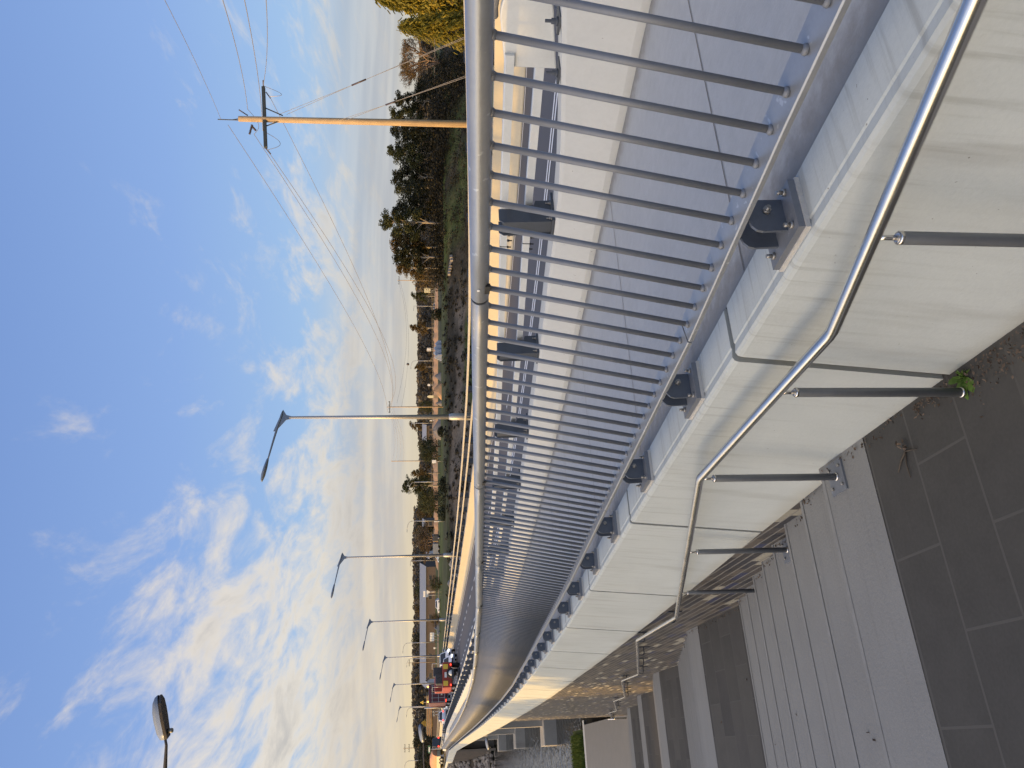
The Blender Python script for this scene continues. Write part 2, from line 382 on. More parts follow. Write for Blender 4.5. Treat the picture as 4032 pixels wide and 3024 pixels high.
f1 = n.noise(uv, 1.3, 6, .62, .4); f3 = n.noise(uv, 60, 3, .6); st = n.noise(uv, 1.0, 5, .6, .15, (22, 1.1, 1)); st2 = n.noise(uv, 1.0, 4, .6, .2, (5, .8, 1))
k = n.math('ADD', n.math('MULTIPLY', f1, .34), n.math('ADD', n.math('MULTIPLY', f3, .12), .77))
cb = n.node('ShaderNodeCombineColor')
for i in range(3): n.l.new(k, cb.inputs[i])
c = n.mix(1.0, (.455, .485, .47), cb.outputs[0], 'MULTIPLY')
c = n.mix(n.math('MULTIPLY', n.math('MULTIPLY', n.rng(st, .50, .68), n.rng(su.outputs[1], .35, .95, .15, 1.0)), .55), c, (.27, .275, .255))
c = n.mix(n.math('MULTIPLY', n.rng(st2, .54, .72), .40), c, (.30, .30, .28))
c = n.mix(n.math('MULTIPLY', n.rng(n.math('ADD', su.outputs[1], n.math('MULTIPLY', f1, .12)), .20, .03), .45), c, (.33, .30, .22))
sp_ = n.noise(uv, 55, 2, .5); c = n.mix(n.math('MULTIPLY', n.rng(sp_, .745, .78), .8), c, (.14, .13, .12))
n.l.new(c, b.inputs['Base Color']); b.inputs['Roughness'].default_value = .8; b.inputs['Specular IOR Level'].default_value = .3
bp = n.node('ShaderNodeBump'); bp.inputs['Strength'].default_value = .2; bp.inputs['Distance'].default_value = .006; n.l.new(f3, bp.inputs['Height']); n.l.new(bp.outputs[0], b.inputs['Normal'])
M['panel'] = pm
def brick_mat(name, bw, rh, cols, mortar, msize, rough=.7, bump=.3, offset=.5, dirt=None):
    mt = bpy.data.materials.new(name); mt.use_nodes = True; n = NT(mt.node_tree); b = n.n['Principled BSDF']
    uv = n.node('ShaderNodeTexCoord').outputs['UV']
    bk = n.node('ShaderNodeTexBrick'); n.l.new(uv, bk.inputs['Vector']); bk.offset = offset
    bk.inputs['Color1'].default_value = (0, 0, 0, 1); bk.inputs['Color2'].default_value = (1, 1, 1, 1); bk.inputs['Mortar'].default_value = (.5, .5, .5, 1)
    bk.inputs['Scale'].default_value = 1; bk.inputs['Mortar Size'].default_value = msize; bk.inputs['Brick Width'].default_value = bw; bk.inputs['Row Height'].default_value = rh
    bk.inputs['Mortar Smooth'].default_value = .15; bk.inputs['Bias'].default_value = 0
    sp = n.node('ShaderNodeSeparateColor'); n.l.new(bk.outputs['Color'], sp.inputs[0])
    col = n.ramp(sp.outputs[0], cols, 'CONSTANT')
    f = n.noise(uv, 5, 6, .65); f2 = n.noise(uv, 60, 3, .6)
    cb = n.node('ShaderNodeCombineColor'); k = n.math('ADD', n.math('MULTIPLY', f, .5), n.math('ADD', n.math('MULTIPLY', f2, .4), .55))
    for i in range(3): n.l.new(k, cb.inputs[i])
    col = n.mix(1.0, col, cb.outputs[0], 'MULTIPLY')
    if name == 'glazed_brick_courses':
        su_ = n.node('ShaderNodeSeparateXYZ'); n.l.new(uv, su_.inputs[0]); fr_ = n.math('FRACT', n.math('ADD', n.math('DIVIDE', su_.outputs[1], rh), 20.0))
        bed = n.math('ADD', n.math('LESS_THAN', fr_, .085), n.math('GREATER_THAN', fr_, .915), clamp=True)
        col = n.mix(n.math('MULTIPLY', bk.outputs['Fac'], .5), col, (.05, .047, .043)); col = n.mix(bed, col, tuple(mortar))
    else: col = n.mix(bk.outputs['Fac'], col, tuple(mortar))
    if dirt is not None: col = n.mix(n.math('MULTIPLY', n.rng(n.noise(uv, .9, 5, .6), .45, .7), dirt[0]), col, tuple(dirt[1]))
    n.l.new(col, b.inputs['Base Color']); b.inputs['Roughness'].default_value = rough; b.inputs['Specular IOR Level'].default_value = .35
    bp = n.node('ShaderNodeBump'); bp.inputs['Strength'].default_value = bump; bp.inputs['Distance'].default_value = .006
    n.l.new(n.math('SUBTRACT', n.math('MULTIPLY', f2, .3), bk.outputs['Fac']), bp.inputs['Height']); n.l.new(bp.outputs[0], b.inputs['Normal'])
    return mt
M['tile'] = brick_mat('glazed_brick_courses', .30, .085, [(0, (.042, .039, .039)), (.24, (.066, .060, .057)), (.46, (.036, .036, .042)), (.60, (.090, .080, .070)), (.72, (.036, .042, .085)), (.80, (.105, .09, .074)), (.93, (.29, .27, .215))], (.21, .198, .175), .005, .45)
M['paver'] = brick_mat('charcoal_pavers', .70, .335, [(0, (.057, .055, .050)), (.3, (.066, .063, .058)), (.6, (.052, .050, .047)), (.8, (.072, .069, .062))], (.080, .077, .070), .006, .9, .25, dirt=(.5, (.075, .071, .063)))

wm = bpy.data.materials.new('river_water'); wm.use_nodes = True; n = NT(wm.node_tree); b = n.n['Principled BSDF']
b.inputs['Base Color'].default_value = (.018, .018, .014, 1); b.inputs['Roughness'].default_value = .04; b.inputs['IOR'].default_value = 1.5
t = n.node('ShaderNodeTexCoord').outputs['Object']
h1 = n.noise(t, 1.6, 3, .55, .3, scl=(1.0, .55, 1)); h2 = n.noise(t, 5.5, 2, .5)
bp = n.node('ShaderNodeBump'); bp.inputs['Strength'].default_value = .6; bp.inputs['Distance'].default_value = .2
n.l.new(n.math('ADD', h1, n.math('MULTIPLY', h2, .25)), bp.inputs['Height']); n.l.new(bp.outputs[0], b.inputs['Normal'])
M['water'] = wm

# ground cover, laid out by a per-vertex ground type (grass / soil / bank)
gm = bpy.data.materials.new('open_ground'); gm.use_nodes = True; n = NT(gm.node_tree); b = n.n['Principled BSDF']
t = n.node('ShaderNodeTexCoord').outputs['Object']
ca = n.node('ShaderNodeVertexColor', layer_name='cover'); sp = n.node('ShaderNodeSeparateColor'); n.l.new(ca.outputs[0], sp.inputs[0])
f1 = n.noise(t, .22, 6, .65); f2 = n.noise(t, 2.2, 4, .6)
grass = n.ramp(n.math('ADD', n.math('MULTIPLY', f1, .7), n.math('MULTIPLY', f2, .3)), [(.32, (.045, .055, .02)), (.5, (.075, .095, .028)), (.68, (.13, .125, .05))])
bank = n.ramp(n.math('ADD', n.math('MULTIPLY', f1, .6), n.math('MULTIPLY', f2, .4)), [(.36, (.022, .020, .014)), (.52, (.045, .039, .028)), (.70, (.11, .092, .066))])
soil = n.ramp(f2, [(.3, (.24, .15, .09)), (.7, (.40, .26, .15))])
earth = n.ramp(n.math('ADD', n.math('MULTIPLY', f1, .5), n.math('MULTIPLY', f2, .5)), [(.32, (.085, .07, .055)), (.6, (.19, .16, .125))])
c = n.mix(sp.outputs[0], bank, grass); c = n.mix(sp.outputs[1], c, soil); c = n.mix(sp.outputs[2], c, earth)
n.l.new(c, b.inputs['Base Color']); b.inputs['Roughness'].default_value = .95; b.inputs['Specular IOR Level'].default_value = .1
M['ground'] = gm

exec_parts = []
# ================================================================== SETTING
LAND = [-2.13, -3.36, -4.62, -5.87, -7.08, -8.20]
F0 = [1.155, 7.56, 13.96, 20.4, 26.8]; GO = .585; LEFT = 3.6
def stair_z(s):
    if s < -.75: return LAND[0]+min(4, math.floor((-.75-s)/GO)+1)*.153
    z = LAND[0]
    for k in range(5):
        rr = (LAND[k]-LAND[k+1])/8
        for j in range(8):
            if s > F0[k]+GO*j: z = LAND[k]-rr*(j+1)
    return z
# --- river & terrain
RIV0, RIV1, WZ = 47.0, 116.0, -9.25
def hn(x, y, f): return math.sin(x*f+1.3*math.sin(y*f*.7+.4))*math.sin(y*f*1.1+.9*math.sin(x*f*.6+2))
def terrain(x, y):
    s, a = sa(x, y); a -= a0(s)
    s2 = s+2.5*math.sin(a*.035)+1.2*math.sin(a*.11+1)+max(0, min(40, a-25))  # far bank bent out of view to seat the added shade trees
    r = math.hypot(x, y)
    far = interp(r, [0, 120, 160, 200, 300, 500, 900, 3000], [-3.1, -3.1, -2.9, -2.6, -2.0, -1.5, -1.2, -1.0])
    if s2 > RIV1:
        k = min(1, (s2-RIV1)/19.0); k2 = k*k*(3-2*k)
        z = -10.6+(far+10.6)*(.5*k+.5*k2)
        if k < 1: z += .55*hn(x, y, .35)*math.sin(math.pi*k)+.4*hn(x, y, .9)*math.sin(math.pi*k)
        else: z += .12*hn(x, y, .09)
        if s > 138 and -14 < a < 3: z = min(z, -2.75)
        return z
    if RIV0+10 > s2 > RIV0-8 and (a < -9 or a > LEFT):
        base = -4.6 if a < 0 else -8.35
        k = max(0, min(1, (s2-(RIV0-8))/10.0)); return base+(-10.6-base)*k*k*(3-2*k)
    if s2 > RIV0: return -10.6
    base = max(-8.75, -2.75-.197*max(0, s-1)) if s > 0 else -2.75-s*.25*-1
    if s < 0: base = -2.75+min(2.2, -s*.25)
    if a < -10: base = base+((-4.6 if s > 6 else -2.2-.4*max(0, s))-base)*min(1, (-10-a)/3)
    if a > LEFT-.3: base = base+(stair_z(s)-.10-base)*min(1, (a-LEFT+.3)/.3)+max(0, a-LEFT-3)*.015
    if r > 60 and s < RIV0: base += 0
    return base+.10*hn(x, y, .5)*(1 if (a < -11 or a > 9) else 0)
def axis(lo, hi, c, fine, g):
    out = [c]; st = fine; x = c
    while x < hi: x += st; st *= g; out.append(x)
    st = fine; x = c
    while x > lo: x -= st; st *= g; out.insert(0, x)
    return out
mb = MB(); SS = [-60, -40, -28, -20, -14, -9, -6]+[i*.5-4 for i in range(0, 112)]+[52+i*2.5 for i in range(24)]+[112+i*1.0 for i in range(40)]+[152+i*4 for i in range(16)]
x = 216; st = 6
while x < 3500: SS.append(x); x += st; st *= 1.16
AA = axis(-1500, 1500, 0, 1.6, 1.05)
grid = [[None]*len(AA) for _ in SS]; cols = []
for i, s in enumerate(SS):
    for j, a in enumerate(AA):
        p = PW(s, a+(a0(s) if s < 200 else a0(200)), 0)
        grid[i][j] = mb.vert((p.x, p.y, terrain(p.x, p.y)))
        s2 = s+2.5*math.sin(a*.035)+1.2*math.sin(a*.11+1)+max(0, min(40, a-25))
        g = 1.0; so = 0.0
        if RIV0-8 < s2 < RIV1+17+3*math.sin(a*.07): g = .0
        if s2 > RIV1+17: g = .35+.65*max(0, min(1, .5+1.2*hn(p.x, p.y, .045)))
        if a > LEFT: g = 1
        if s2 > 175 and hn(p.x*.6, p.y*1.7, .022) > .35: so = .8
        pe = 0.0
        if RIV0 < s2 < RIV1+17:
            q_ = hn(p.x+7, p.y*1.6, .13); g = .75 if q_ > .30 and s2 > RIV1+6 else 0.
            if RIV1+9+2*math.sin(a*.16) < s2 < RIV1+14.5+2*math.sin(a*.12+1) and math.atan2(p.x, p.y) < .12: pe = .75; g = 0
        cols.append((g, so, pe, 1))
for i in range(len(SS)-1):
    for j in range(len(AA)-1): mb.face((grid[i][j], grid[i+1][j], grid[i+1][j+1], grid[i][j+1]), smooth=True)
ground = mb.build('ground', M['ground'], fix=False); tag(ground, 'grassy open ground and bare earth banks on both sides of the river', 'ground', kind='structure')
at_ = ground.data.color_attributes.new('cover', 'FLOAT_COLOR', 'POINT')
at_.data.foreach_set('color', [q for cc in cols for q in cc])
def hit(V, y):
    r = ray(V, y); d = 6.0
    while d < 2500:
        p = r*(d/r.y)
        if p.z <= terrain(p.x, p.y): return Vector((p.x, p.y, terrain(p.x, p.y)))
        d *= 1.006
    return r*(900/r.y)
def gnd(y, d):
    X = (3024-y-1512.)/3014*d
    return Vector((X, d, terrain(X, d)))
mb = MB(); ws = [RIV0-6, RIV0+20, 80, RIV1+6]; wa = [-420, -60, 0, 60, 420]
g = [[mb.vert(PW(s, a, WZ)) for a in wa] for s in ws]
for i in range(3):
    for j in range(4): mb.face((g[i][j], g[i+1][j], g[i+1][j+1], g[i][j+1]))
tag(mb.build('river_water', M['water']), 'dark rippled river water under the bridge', 'water', kind='structure')

# --- paved landing, steps, lower path (all at right angles to the bridge)
WALLA = .085
def wall_a(s): return WALLA
def slab(mb, s0, s1, z, a1=LEFT, zb=None, inner=None):
    ai = (.02 if inner is None else inner)
    n = max(1, int((s1-s0)/1.2)); ss = frange(s0, s1, n)
    for i in range(n):
        q0, q1 = ss[i], ss[i+1]; b0, b1 = ai+a0(q0), ai+a0(q1)
        mb.quad(PW(q0, b0, z), PW(q0, a1, z), PW(q1, a1, z), PW(q1, b1, z), uv=[(b0, q0), (a1, q0), (a1, q1), (b1, q1)])
def riser(mb, s, zt, zb, a1=LEFT, inner=.02):
    b = inner+a0(s)
    mb.quad(PW(s, b, zt), PW(s, b, zb), PW(s, a1, zb), PW(s, a1, zt), uv=[(b, zt), (b, zb), (a1, zb), (a1, zt)])
mt_, ms_, mn_, md_ = MB(), MB(), MB(), MB()
slab(mt_, -.75, .685, LAND[0])
for j in range(5):
    zt = LAND[0]+.153*(j+1); s1 = -.75-GO*j; slab(ms_, s1-GO if j < 4 else s1-4, s1, zt); riser(ms_, s1, zt, zt-.153)
for k in range(5):
    rr = (LAND[k]-LAND[k+1])/8
    slab(ms_, F0[k]-.47, F0[k], LAND[k]+.002)
    for j in range(8):
        s0 = F0[k]+GO*j; zt = LAND[k]-rr*j; riser(ms_, s0, zt+(.002 if j == 0 else 0), zt-rr)
        mn_.quad(PW(s0-.03, .02+a0(s0), zt+.004), PW(s0-.03, LEFT, zt+.004), PW(s0-.001, LEFT, zt+.004), PW(s0-.001, .02+a0(s0), zt+.004))
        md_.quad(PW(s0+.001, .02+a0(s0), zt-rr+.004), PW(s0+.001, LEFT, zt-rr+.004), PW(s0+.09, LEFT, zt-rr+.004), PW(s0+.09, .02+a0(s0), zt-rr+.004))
        if j < 7: slab(ms_, s0, s0+GO, zt-rr)
    s0 = F0[k]+GO*7; s1 = F0[k+1]-.47 if k < 4 else 41.6
    slab(mt_ if k < 4 else ms_, s0, s1, LAND[k+1], LEFT if k < 4 else 9)
paving = mt_.build('paved_landing', M['paver'], fix=False); tag(paving, 'dark charcoal paved landings between the flights of steps', 'paving', kind='structure')
steps = ms_.build('concrete_steps', M['stair'], fix=False); tag(steps, 'wide shallow pale concrete steps going down beside the wall', 'steps', kind='structure')
tag(mn_.build('step_nosings', M['nosing'], fix=False), 'worn pale front edges of the concrete steps', 'step edge', kind='structure')
tag(md_.build('step_dirt_lines', M['step_dirt'], fix=False), 'dark dirt lines at the back of each concrete step', 'dirt', kind='structure')
mb = MB()
b0 = .3
mb.quad(PW(41.6, .3, LAND[5]+.0), PW(41.6, 9, LAND[5]), PW(42.05, 9, LAND[5]), PW(42.05, .3, LAND[5]))
mb.quad(PW(42.05, .3, LAND[5]), PW(42.05, 9, LAND[5]), PW(42.05, 9, LAND[5]-.25), PW(42.05, .3, LAND[5]-.25))
tag(mb.build('path_kerb', M['kerb'], fix=False), 'pale concrete edge strip of the lower riverside path', 'kerb', kind='structure')
# grassed river verge beyond the lower path
mb = MB()
def gz(s): return interp(s, [42, 43.2, 46, 48, 50], [-8.30, -8.27, -8.33, -8.8, -9.9])
va = [.2+i*.4 for i in range(30)]; vs = [42+i*.5 for i in range(17)]
g = [[mb.vert(PW(s, a+(a0(s) if a < 1 else 0), gz(s)+.05*hn(s, a, 1.7))) for a in va] for s in vs]
for i in range(len(vs)-1):
    for j in range(len(va)-1): mb.face((g[i][j], g[i+1][j], g[i+1][j+1], g[i][j+1]), smooth=True)
verge = mb.build('river_verge', M['ground'], fix=False); tag(verge, 'narrow earth verge between the lower path and the water', 'ground', kind='structure')
ca_ = verge.data.color_attributes.new('cover', 'FLOAT_COLOR', 'POINT'); ca_.data.foreach_set('color', [q for _ in verge.data.vertices for q in (1., 0., 0., 1.)])
def blades(mb, n, fn, h0, h1, wd):
    for _ in range(n):
        p = fn()
        if p is None: continue
        p = Vector(p); t = random.random()*6.28; u = Vector((math.cos(t), math.sin(t), 0)); h = random.uniform(h0, h1)
        tip = p+Vector((random.uniform(-.5, .5)*h, random.uniform(-.5, .5)*h, h))
        i = [mb.vert(p-u*wd), mb.vert(p+u*wd), mb.vert(tip)]; mb.face(i)
mb = MB()
def fn():
    s = random.uniform(42.3, 46.6); a = random.uniform(1.0, 8); return PW(s, a, gz(s)-.02)
blades(mb, 9000, fn, .12, .34, .022)
tag(mb.build('verge_grass', M['g_grass'], fix=False), 'bright green grass strip beside the lower path at the water', 'grass', kind='stuff')

# --- the road and footpath on the bridge
S_END = 109.0
near_ss = frange(-8, 24, 64)+frange(25, 109, 28)
road_ss = near_ss+frange(112, 236, 31)
mb = MB(); mb.sweep([(-2.885, -.0), (-9.75, 0.0), (-9.75, -.3), (-2.885, -.3)], road_ss, cz)
tag(mb.build('road', M['asphalt']), 'dark asphalt road crossing the bridge', 'road', kind='structure')
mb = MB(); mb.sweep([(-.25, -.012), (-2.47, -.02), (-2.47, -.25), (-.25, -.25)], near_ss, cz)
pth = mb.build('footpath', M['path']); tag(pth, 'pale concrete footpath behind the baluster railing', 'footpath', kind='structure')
mb = MB()
ss = -6.7
while ss < 108:   # saw-cut joints across the footpath
    for aa in ((-.26, -2.46),): mb.quad(P(ss, aa[0], cz(ss)-.0085), P(ss+.007, aa[0], cz(ss)-.0085), P(ss+.007, aa[1], cz(ss)-.0165), P(ss, aa[1], cz(ss)-.0165))
    ss += 2.15
tag(mb.build('footpath_joints', mat('joint_dark', (.14, .13, .12), .9)), 'dark saw cut joints in the footpath concrete', 'joint', kind='structure')
mb = MB()
def line(a, w_, s0, s1, step=2.0):
    n = max(1, int((s1-s0)/step)); q = frange(s0, s1, n)
    for i in range(n): mb.quad(P(q[i], a, cz(q[i])+.004), P(q[i+1], a, cz(q[i+1])+.004), P(q[i+1], a-w_, cz(q[i+1])+.004), P(q[i], a-w_, cz(q[i])+.004))
line(-5.50, .09, -8, 34); line(-5.70, .09, -8, 34)
line(-3.28, .09, 26, 225); line(-9.45, .09, -8, 225)
s = 14.0
while s < 150: line(-7.65, .10, s, s+1.05, 1.1); s += 2.62
s = 36.0
while s < 150: line(-5.6, .10, s, s+1.05, 1.1); s += 2.62
tag(mb.build('road_markings', M['paint'], fix=False), 'white painted lane lines on the road', 'road marking', kind='structure')

# ================================================================== BRIDGE
bridge = empty('road_bridge', P(60, -5, cz(60)-1), 0, 'low concrete road bridge curving slightly away over the river', 'bridge')
mb = MB(); mb.sweep([(-.27, -.26), (-10.35, -.31), (-10.35, -.8), (-9.6, -1.25), (-1.0, -1.25), (-.27, -.9)], frange(31, 110, 30), cz)
mb.build('deck_slab', M['pier'], bridge)
def pier(s, top_a):
    mb = MB(); zt = WZ+.95
    def bx(s0, s1, a0_, a1_, z0, z1):
        i = [mb.vert(P(ss_, aa, zz_)) for zz_ in (z0, z1) for ss_, aa in ((s0, a0_), (s1, a0_), (s1, a1_), (s0, a1_))]
        for q in ((3, 2, 1, 0), (4, 5, 6, 7), (0, 1, 5, 4), (1, 2, 6, 5), (2, 3, 7, 6), (3, 0, 4, 7)): mb.face([i[k] for k in q])
    bx(s-1.1, s+1.1, -10.6, top_a, -11, zt)
    c = mb.build('pile_cap', M['pier'], bridge, bevel=.06)
    mb = MB(); bx(s-.45, s+.45, -9.6, top_a-1.35, zt, cz(s)-1.0)
    mb.build('pier_wall', M['pier'], bridge)
    mb = MB(); bx(s-.7, s+.7, -10.2, top_a-.9, cz(s)-1.75, cz(s)-1.24)
    mb.build('headstock', M['pier'], bridge)
for s, ta in ((59.6, .75), (80.6, .55), (101.5, .45)): pier(s, ta)
mb = MB()   # far abutment wall under the end of the bridge
pts = [P(107, .15, 0), P(140, .25, 0)]
for k in range(11):
    s0, s1 = 109+k*3.0, 109+k*3.0+2.94; zt = cz(s0)-.94; zb = -8.6+k*.42
    mb.prism([(0, zb), (s1-s0, zb+.3), (s1-s0, zt), (0, zt)], T, Vector((0, 0, 1)), N, P(s0, .02, 0), .3)
mb.build('abutment_wall', M['abut'], bridge)
mb = MB(); mb.sweep([(-.3, -.26), (-10.3, -.3), (-10.3, -6), (-.3, -6)], frange(110, 150, 10), cz); mb.build('abutment_fill', M['abut'], bridge)

# precast parapet panels (each a part, with a joint between)
parapet = empty('parapet_wall', P(0, 0, cz(0)-.9), 0, 'pale precast concrete parapet of leaning panels below the baluster railing', 'parapet wall')
L = 2.45
prof = [(.088, -.935), (.006, -.022), (.0, -.006), (-.014, .002), (-.052, -.004), (-.06, 0.0), (-.236, .0), (-.246, -.01), (-.246, -.3), (-.13, -.93), (.05, -.945)]
for k in range(-2, 45):
    s0, s1 = k*L+.021, (k+1)*L-.021
    mb = MB(); mb.sweep(prof, frange(s0, s1, 2 if k > 8 else 4), cz); mb.build('parapet_panel', M['panel'], parapet)
    if k > -2:
        mb = MB(); mb.sweep([(.068, -.93), (-.02, -.02), (-.225, -.016), (-.235, -.3), (-.12, -.92)], [k*L-.021, k*L+.021], cz); mb.build('joint_filler', M['joint'], parapet)
# end flare beyond the railing
mb = MB(); mb.sweep(prof, frange(45*L+.01, 146, 9), cz); mb.build('parapet_panel', M['panel'], parapet)

# tiled retaining wall under the panels
tw = MB(); ssw = frange(-.3, 32.3, 33)
for q0, q1 in zip(ssw, ssw[1:]):
    zt0, zt1 = cz(q0)-.94, cz(q1)-.94
    zb0, zb1 = min(stair_z(q0), stair_z(q1))-.25, min(stair_z(q0), stair_z(q1))-.25
    zb0 = zb1 = min(zb0, stair_z(q0+.6)-.25)
    if zt0-zb0 < .05: continue
    A = WALLA-.012
    tw.quad(P(q0, A, zb0), P(q1, A, zb1), P(q1, A, zt1), P(q0, A, zt0), uv=[(q0, zb0), (q1, zb1), (q1, zt1), (q0, zt0)])
e = 32.3; A = WALLA-.012
tw.quad(P(e, A, -9), P(e, A-1.5, -9), P(e, A-1.5, cz(e)-.94), P(e, A, cz(e)-.94), uv=[(e, -9), (e+1.5, -9), (e+1.5, cz(e)), (e, cz(e))])
rwall = tw.build('retaining_wall', M['tile'], fix=False)
tag(rwall, 'tall retaining wall of dark mixed glazed brick courses beside the steps', 'retaining wall')
mb = MB(); mb.sweep([(-.05, -1.0), (-10.3, -.32), (-10.3, -9), (-.05, -9)], frange(-8, 32.2, 20), lambda s: cz(s)); 
tag(mb.build('bridge_embankment', M['abut']), 'earth fill under the bridge approach behind the brick wall', 'embankment', kind='structure')

# ------------------------------------------------------------------ pedestrian railing: bolted panels of 18 balusters
bal = MB(); bal.tube([(0, 0, 0), (0, 0, 1)], .0113, 12); 
ME_BAL = bal.mesh('baluster_mesh', M['galv'])
col_ = MB(); col_.lathe([(.0135, 0), (.0158, .004), (.0150, .010), (.0115, .016)], (0, 0, 0), 12); ME_COL = col_.mesh('weld_collar_mesh', M['galv'])
def bracket_mesh():
    """local frame: x along the bridge, y across (towards the footpath = -), z up; origin on the coping"""
    base = MB(); base.box((0, -.122, .026), (.24, .185, .022)); 
    pad = MB(); pad.box((0, -.122, .0075), (.25, .195, .015))
    cheeks = MB(); X, Y, Z = Vector((1, 0, 0)), Vector((0, 1, 0)), Vector((0, 0, 1))
    poly = [(-.19, .036), (-.068, .036), (-.066, .118), (-.072, .138), (-.088, .152), (-.11, .158), (-.19, .162)]
    for sx in (-.045, .045): cheeks.prism(poly, Y, Z, X, (sx, 0, 0), .010)
    pin = MB(); pin.tube([(-.075, -.145, .095), (.075, -.145, .095)], .0075, 10); pin.tube([(-.062, -.145, .095), (-.05, -.145, .095)], .014, 6); pin.tube([(.05, -.145, .095), (.062, -.145, .095)], .014, 6)
    bolts = MB()
    for sx in (-.085, .085):
        for sy in (-.19, -.062):
            bolts.lathe([(.019, .030), (.019, .034)], (sx, sy, 0), 14); bolts.lathe([(.0125, .034), (.0125, .047)], (sx, sy, 0), 6); bolts.lathe([(.007, .047), (.007, .066)], (sx, sy, 0), 10)
    return base.mesh('base_plate', M['galv']), pad.mesh('grout_pad', M['grout']), cheeks.mesh('cheek_plates', M['cheek']), pin.mesh('pin', M['bolt']), bolts.mesh('anchor_bolts', M['bolt'])
BR = bracket_mesh()
def rot_frame(o, x, z):
    x = x.normalized(); y = z.cross(x).normalized(); z = x.cross(y)
    return Matrix(((x.x, y.x, z.x, o.x), (x.y, y.y, z.y, o.y), (x.z, y.z, z.z, o.z), (0, 0, 0, 1)))
NEARL = {-1: 'nearest galvanised railing panel of round balusters, cut off by the picture edge', 0: 'second galvanised railing panel, from the first black rail joint to the next',
         1: 'third galvanised railing panel counted from the picture edge', 2: 'fourth galvanised railing panel counted from the picture edge', 3: 'fifth galvanised railing panel counted from the picture edge'}
AT, AB = -.31, -.145
NRAIL = 44
for k in range(-2, NRAIL):
    s0, s1 = k*L+.05, (k+1)*L+.05
    base = P(s0, AB, bz(s0))
    t = empty('railing_panel', base, 0, NEARL.get(k, 'far galvanised baluster railing panel running on along the bridge' if k > 0 else 'galvanised railing panel behind the camera at the start of the bridge'), 'railing', 'galvanised railing panels along the bridge')
    inv = Matrix.Translation(base).inverted()
    n = 6 if k < 10 else 3
    mb = MB(); q = frange(s0+.009, s1-.009, n); mb.tube([P(s, AT, rz(s)) for s in q], .0375, 24 if k < 6 else 14)
    tr = mb.build('top_rail', M['top_rail'], t, bevel=0)
    if k < 6:
        # internal spigot seen as the black joint ring
        mb = MB(); mb.tube([P(s1-.03, AT, rz(s1-.03)), P(s1+.03, AT, rz(s1+.03))], .0335, 20); mb.build('joint_spigot', M['black'], tr)
        mb = MB(); q0_ = P(s1-.10, AT+.026, rz(s1-.10)-.030); mb.box(q0_, (.055, .016, .020), Matrix.Rotation(math.atan2(T.y, T.x), 3, 'Z')); mb.build('joint_slot', M['black'], tr)
        mb = MB(); mb.lathe([(.006, 0), (.006, .004)], P(s1-.105, AT+.0365, rz(s1-.105)+.006), 10, N); mb.build('joint_screw', M['sign_white'], tr)
    mb = MB(); mb.sweep([(-.198, .016), (-.102, .0), (-.099, -.005), (-.099, -.020), (-.104, -.020), (-.199, .004)], frange(s0+.006, s1-.006, n), bz); mb.build('bottom_rail', M['top_rail'], t)
    for i in range(18):
        s = s0+L*(i+.5)/18
        b = P(s, AB, bz(s)+.004); e = P(s, AT, rz(s)-.030); d = e-b
        o = inst(ME_BAL, 'baluster', t)
        mm = d.to_track_quat('Z', 'Y').to_matrix().to_4x4(); mm = Matrix.Translation(b) @ mm @ Matrix.Diagonal((1, 1, d.length, 1))
        o.matrix_parent_inverse = inv; o.matrix_basis = mm
        if k < 5:
            for bp_, dr in ((b, d), (e, -d)):
                c = inst(ME_COL, 'weld_collar', t); c.matrix_parent_inverse = inv
                c.matrix_basis = Matrix.Translation(bp_) @ dr.to_track_quat('Z', 'Y').to_matrix().to_4x4()
    for off in (.57, 1.74):
        s = k*L+off; o_ = P(s, 0, cz(s)); x_ = (P(s+.1, 0, cz(s+.1))-P(s-.1, 0, cz(s-.1)))
        fr = rot_frame(o_, x_, Vector((0, 0, 1)))
        pl = inst(BR[2], 'bracket', t); pl.matrix_parent_inverse = inv; pl.matrix_basis = fr
        for nm, me in (('base_plate', BR[0]), ('grout_pad', BR[1]), ('anchor_bolts', BR[4]), ('pin', BR[3])):
            if k > 8 and nm in ('pin', 'anchor_bolts'): continue
            inst(me, nm, pl)

# ------------------------------------------------------------------ stainless handrail beside the steps
HA = .19
hand = empty('stair_handrail', PW(0, HA, LAND[0]), 0, 'polished stainless steel handrail zigzagging down beside the steps', 'handrail')
HP = [(-3.0, -.66), (-1.78, -.994), (-.55, -1.33), (.944, -1.366), (5.52, -2.60), (7.35, -2.63), (12.35, -3.895), (13.75, -3.90), (18.7, -5.11), (20.2, -5.14), (25.2, -6.34), (26.6, -6.37), (31.2, -7.47)]
pts = []
def hp(s, z): return P(s, HA, z)
for i, (s, z) in enumerate(HP):
    if 0 < i < len(HP)-1:
        a_, b_ = HP[i-1], HP[i+1]
        for u, q in ((.022, a_), (.0, None), (.022, b_)):
            if q is None: continue
            l = math.hypot(q[0]-s, q[1]-z); pts.append(hp(s+(q[0]-s)*u/l, z+(q[1]-z)*u/l))
    else: pts.append(hp(s, z))
pts.append(hp(31.25, -8.1))
mb = MB(); mb.tube(pts, .0215, 18); mb.build('rail', M['stainless'], hand)
mb = MB(); mb.tube([hp(31.75, -8.2), hp(31.75, -7.40)], .024, 12); mb.build('end_post', M['stainless'], hand)
def hz(s): return interp(s, [q[0] for q in HP], [q[1] for q in HP])
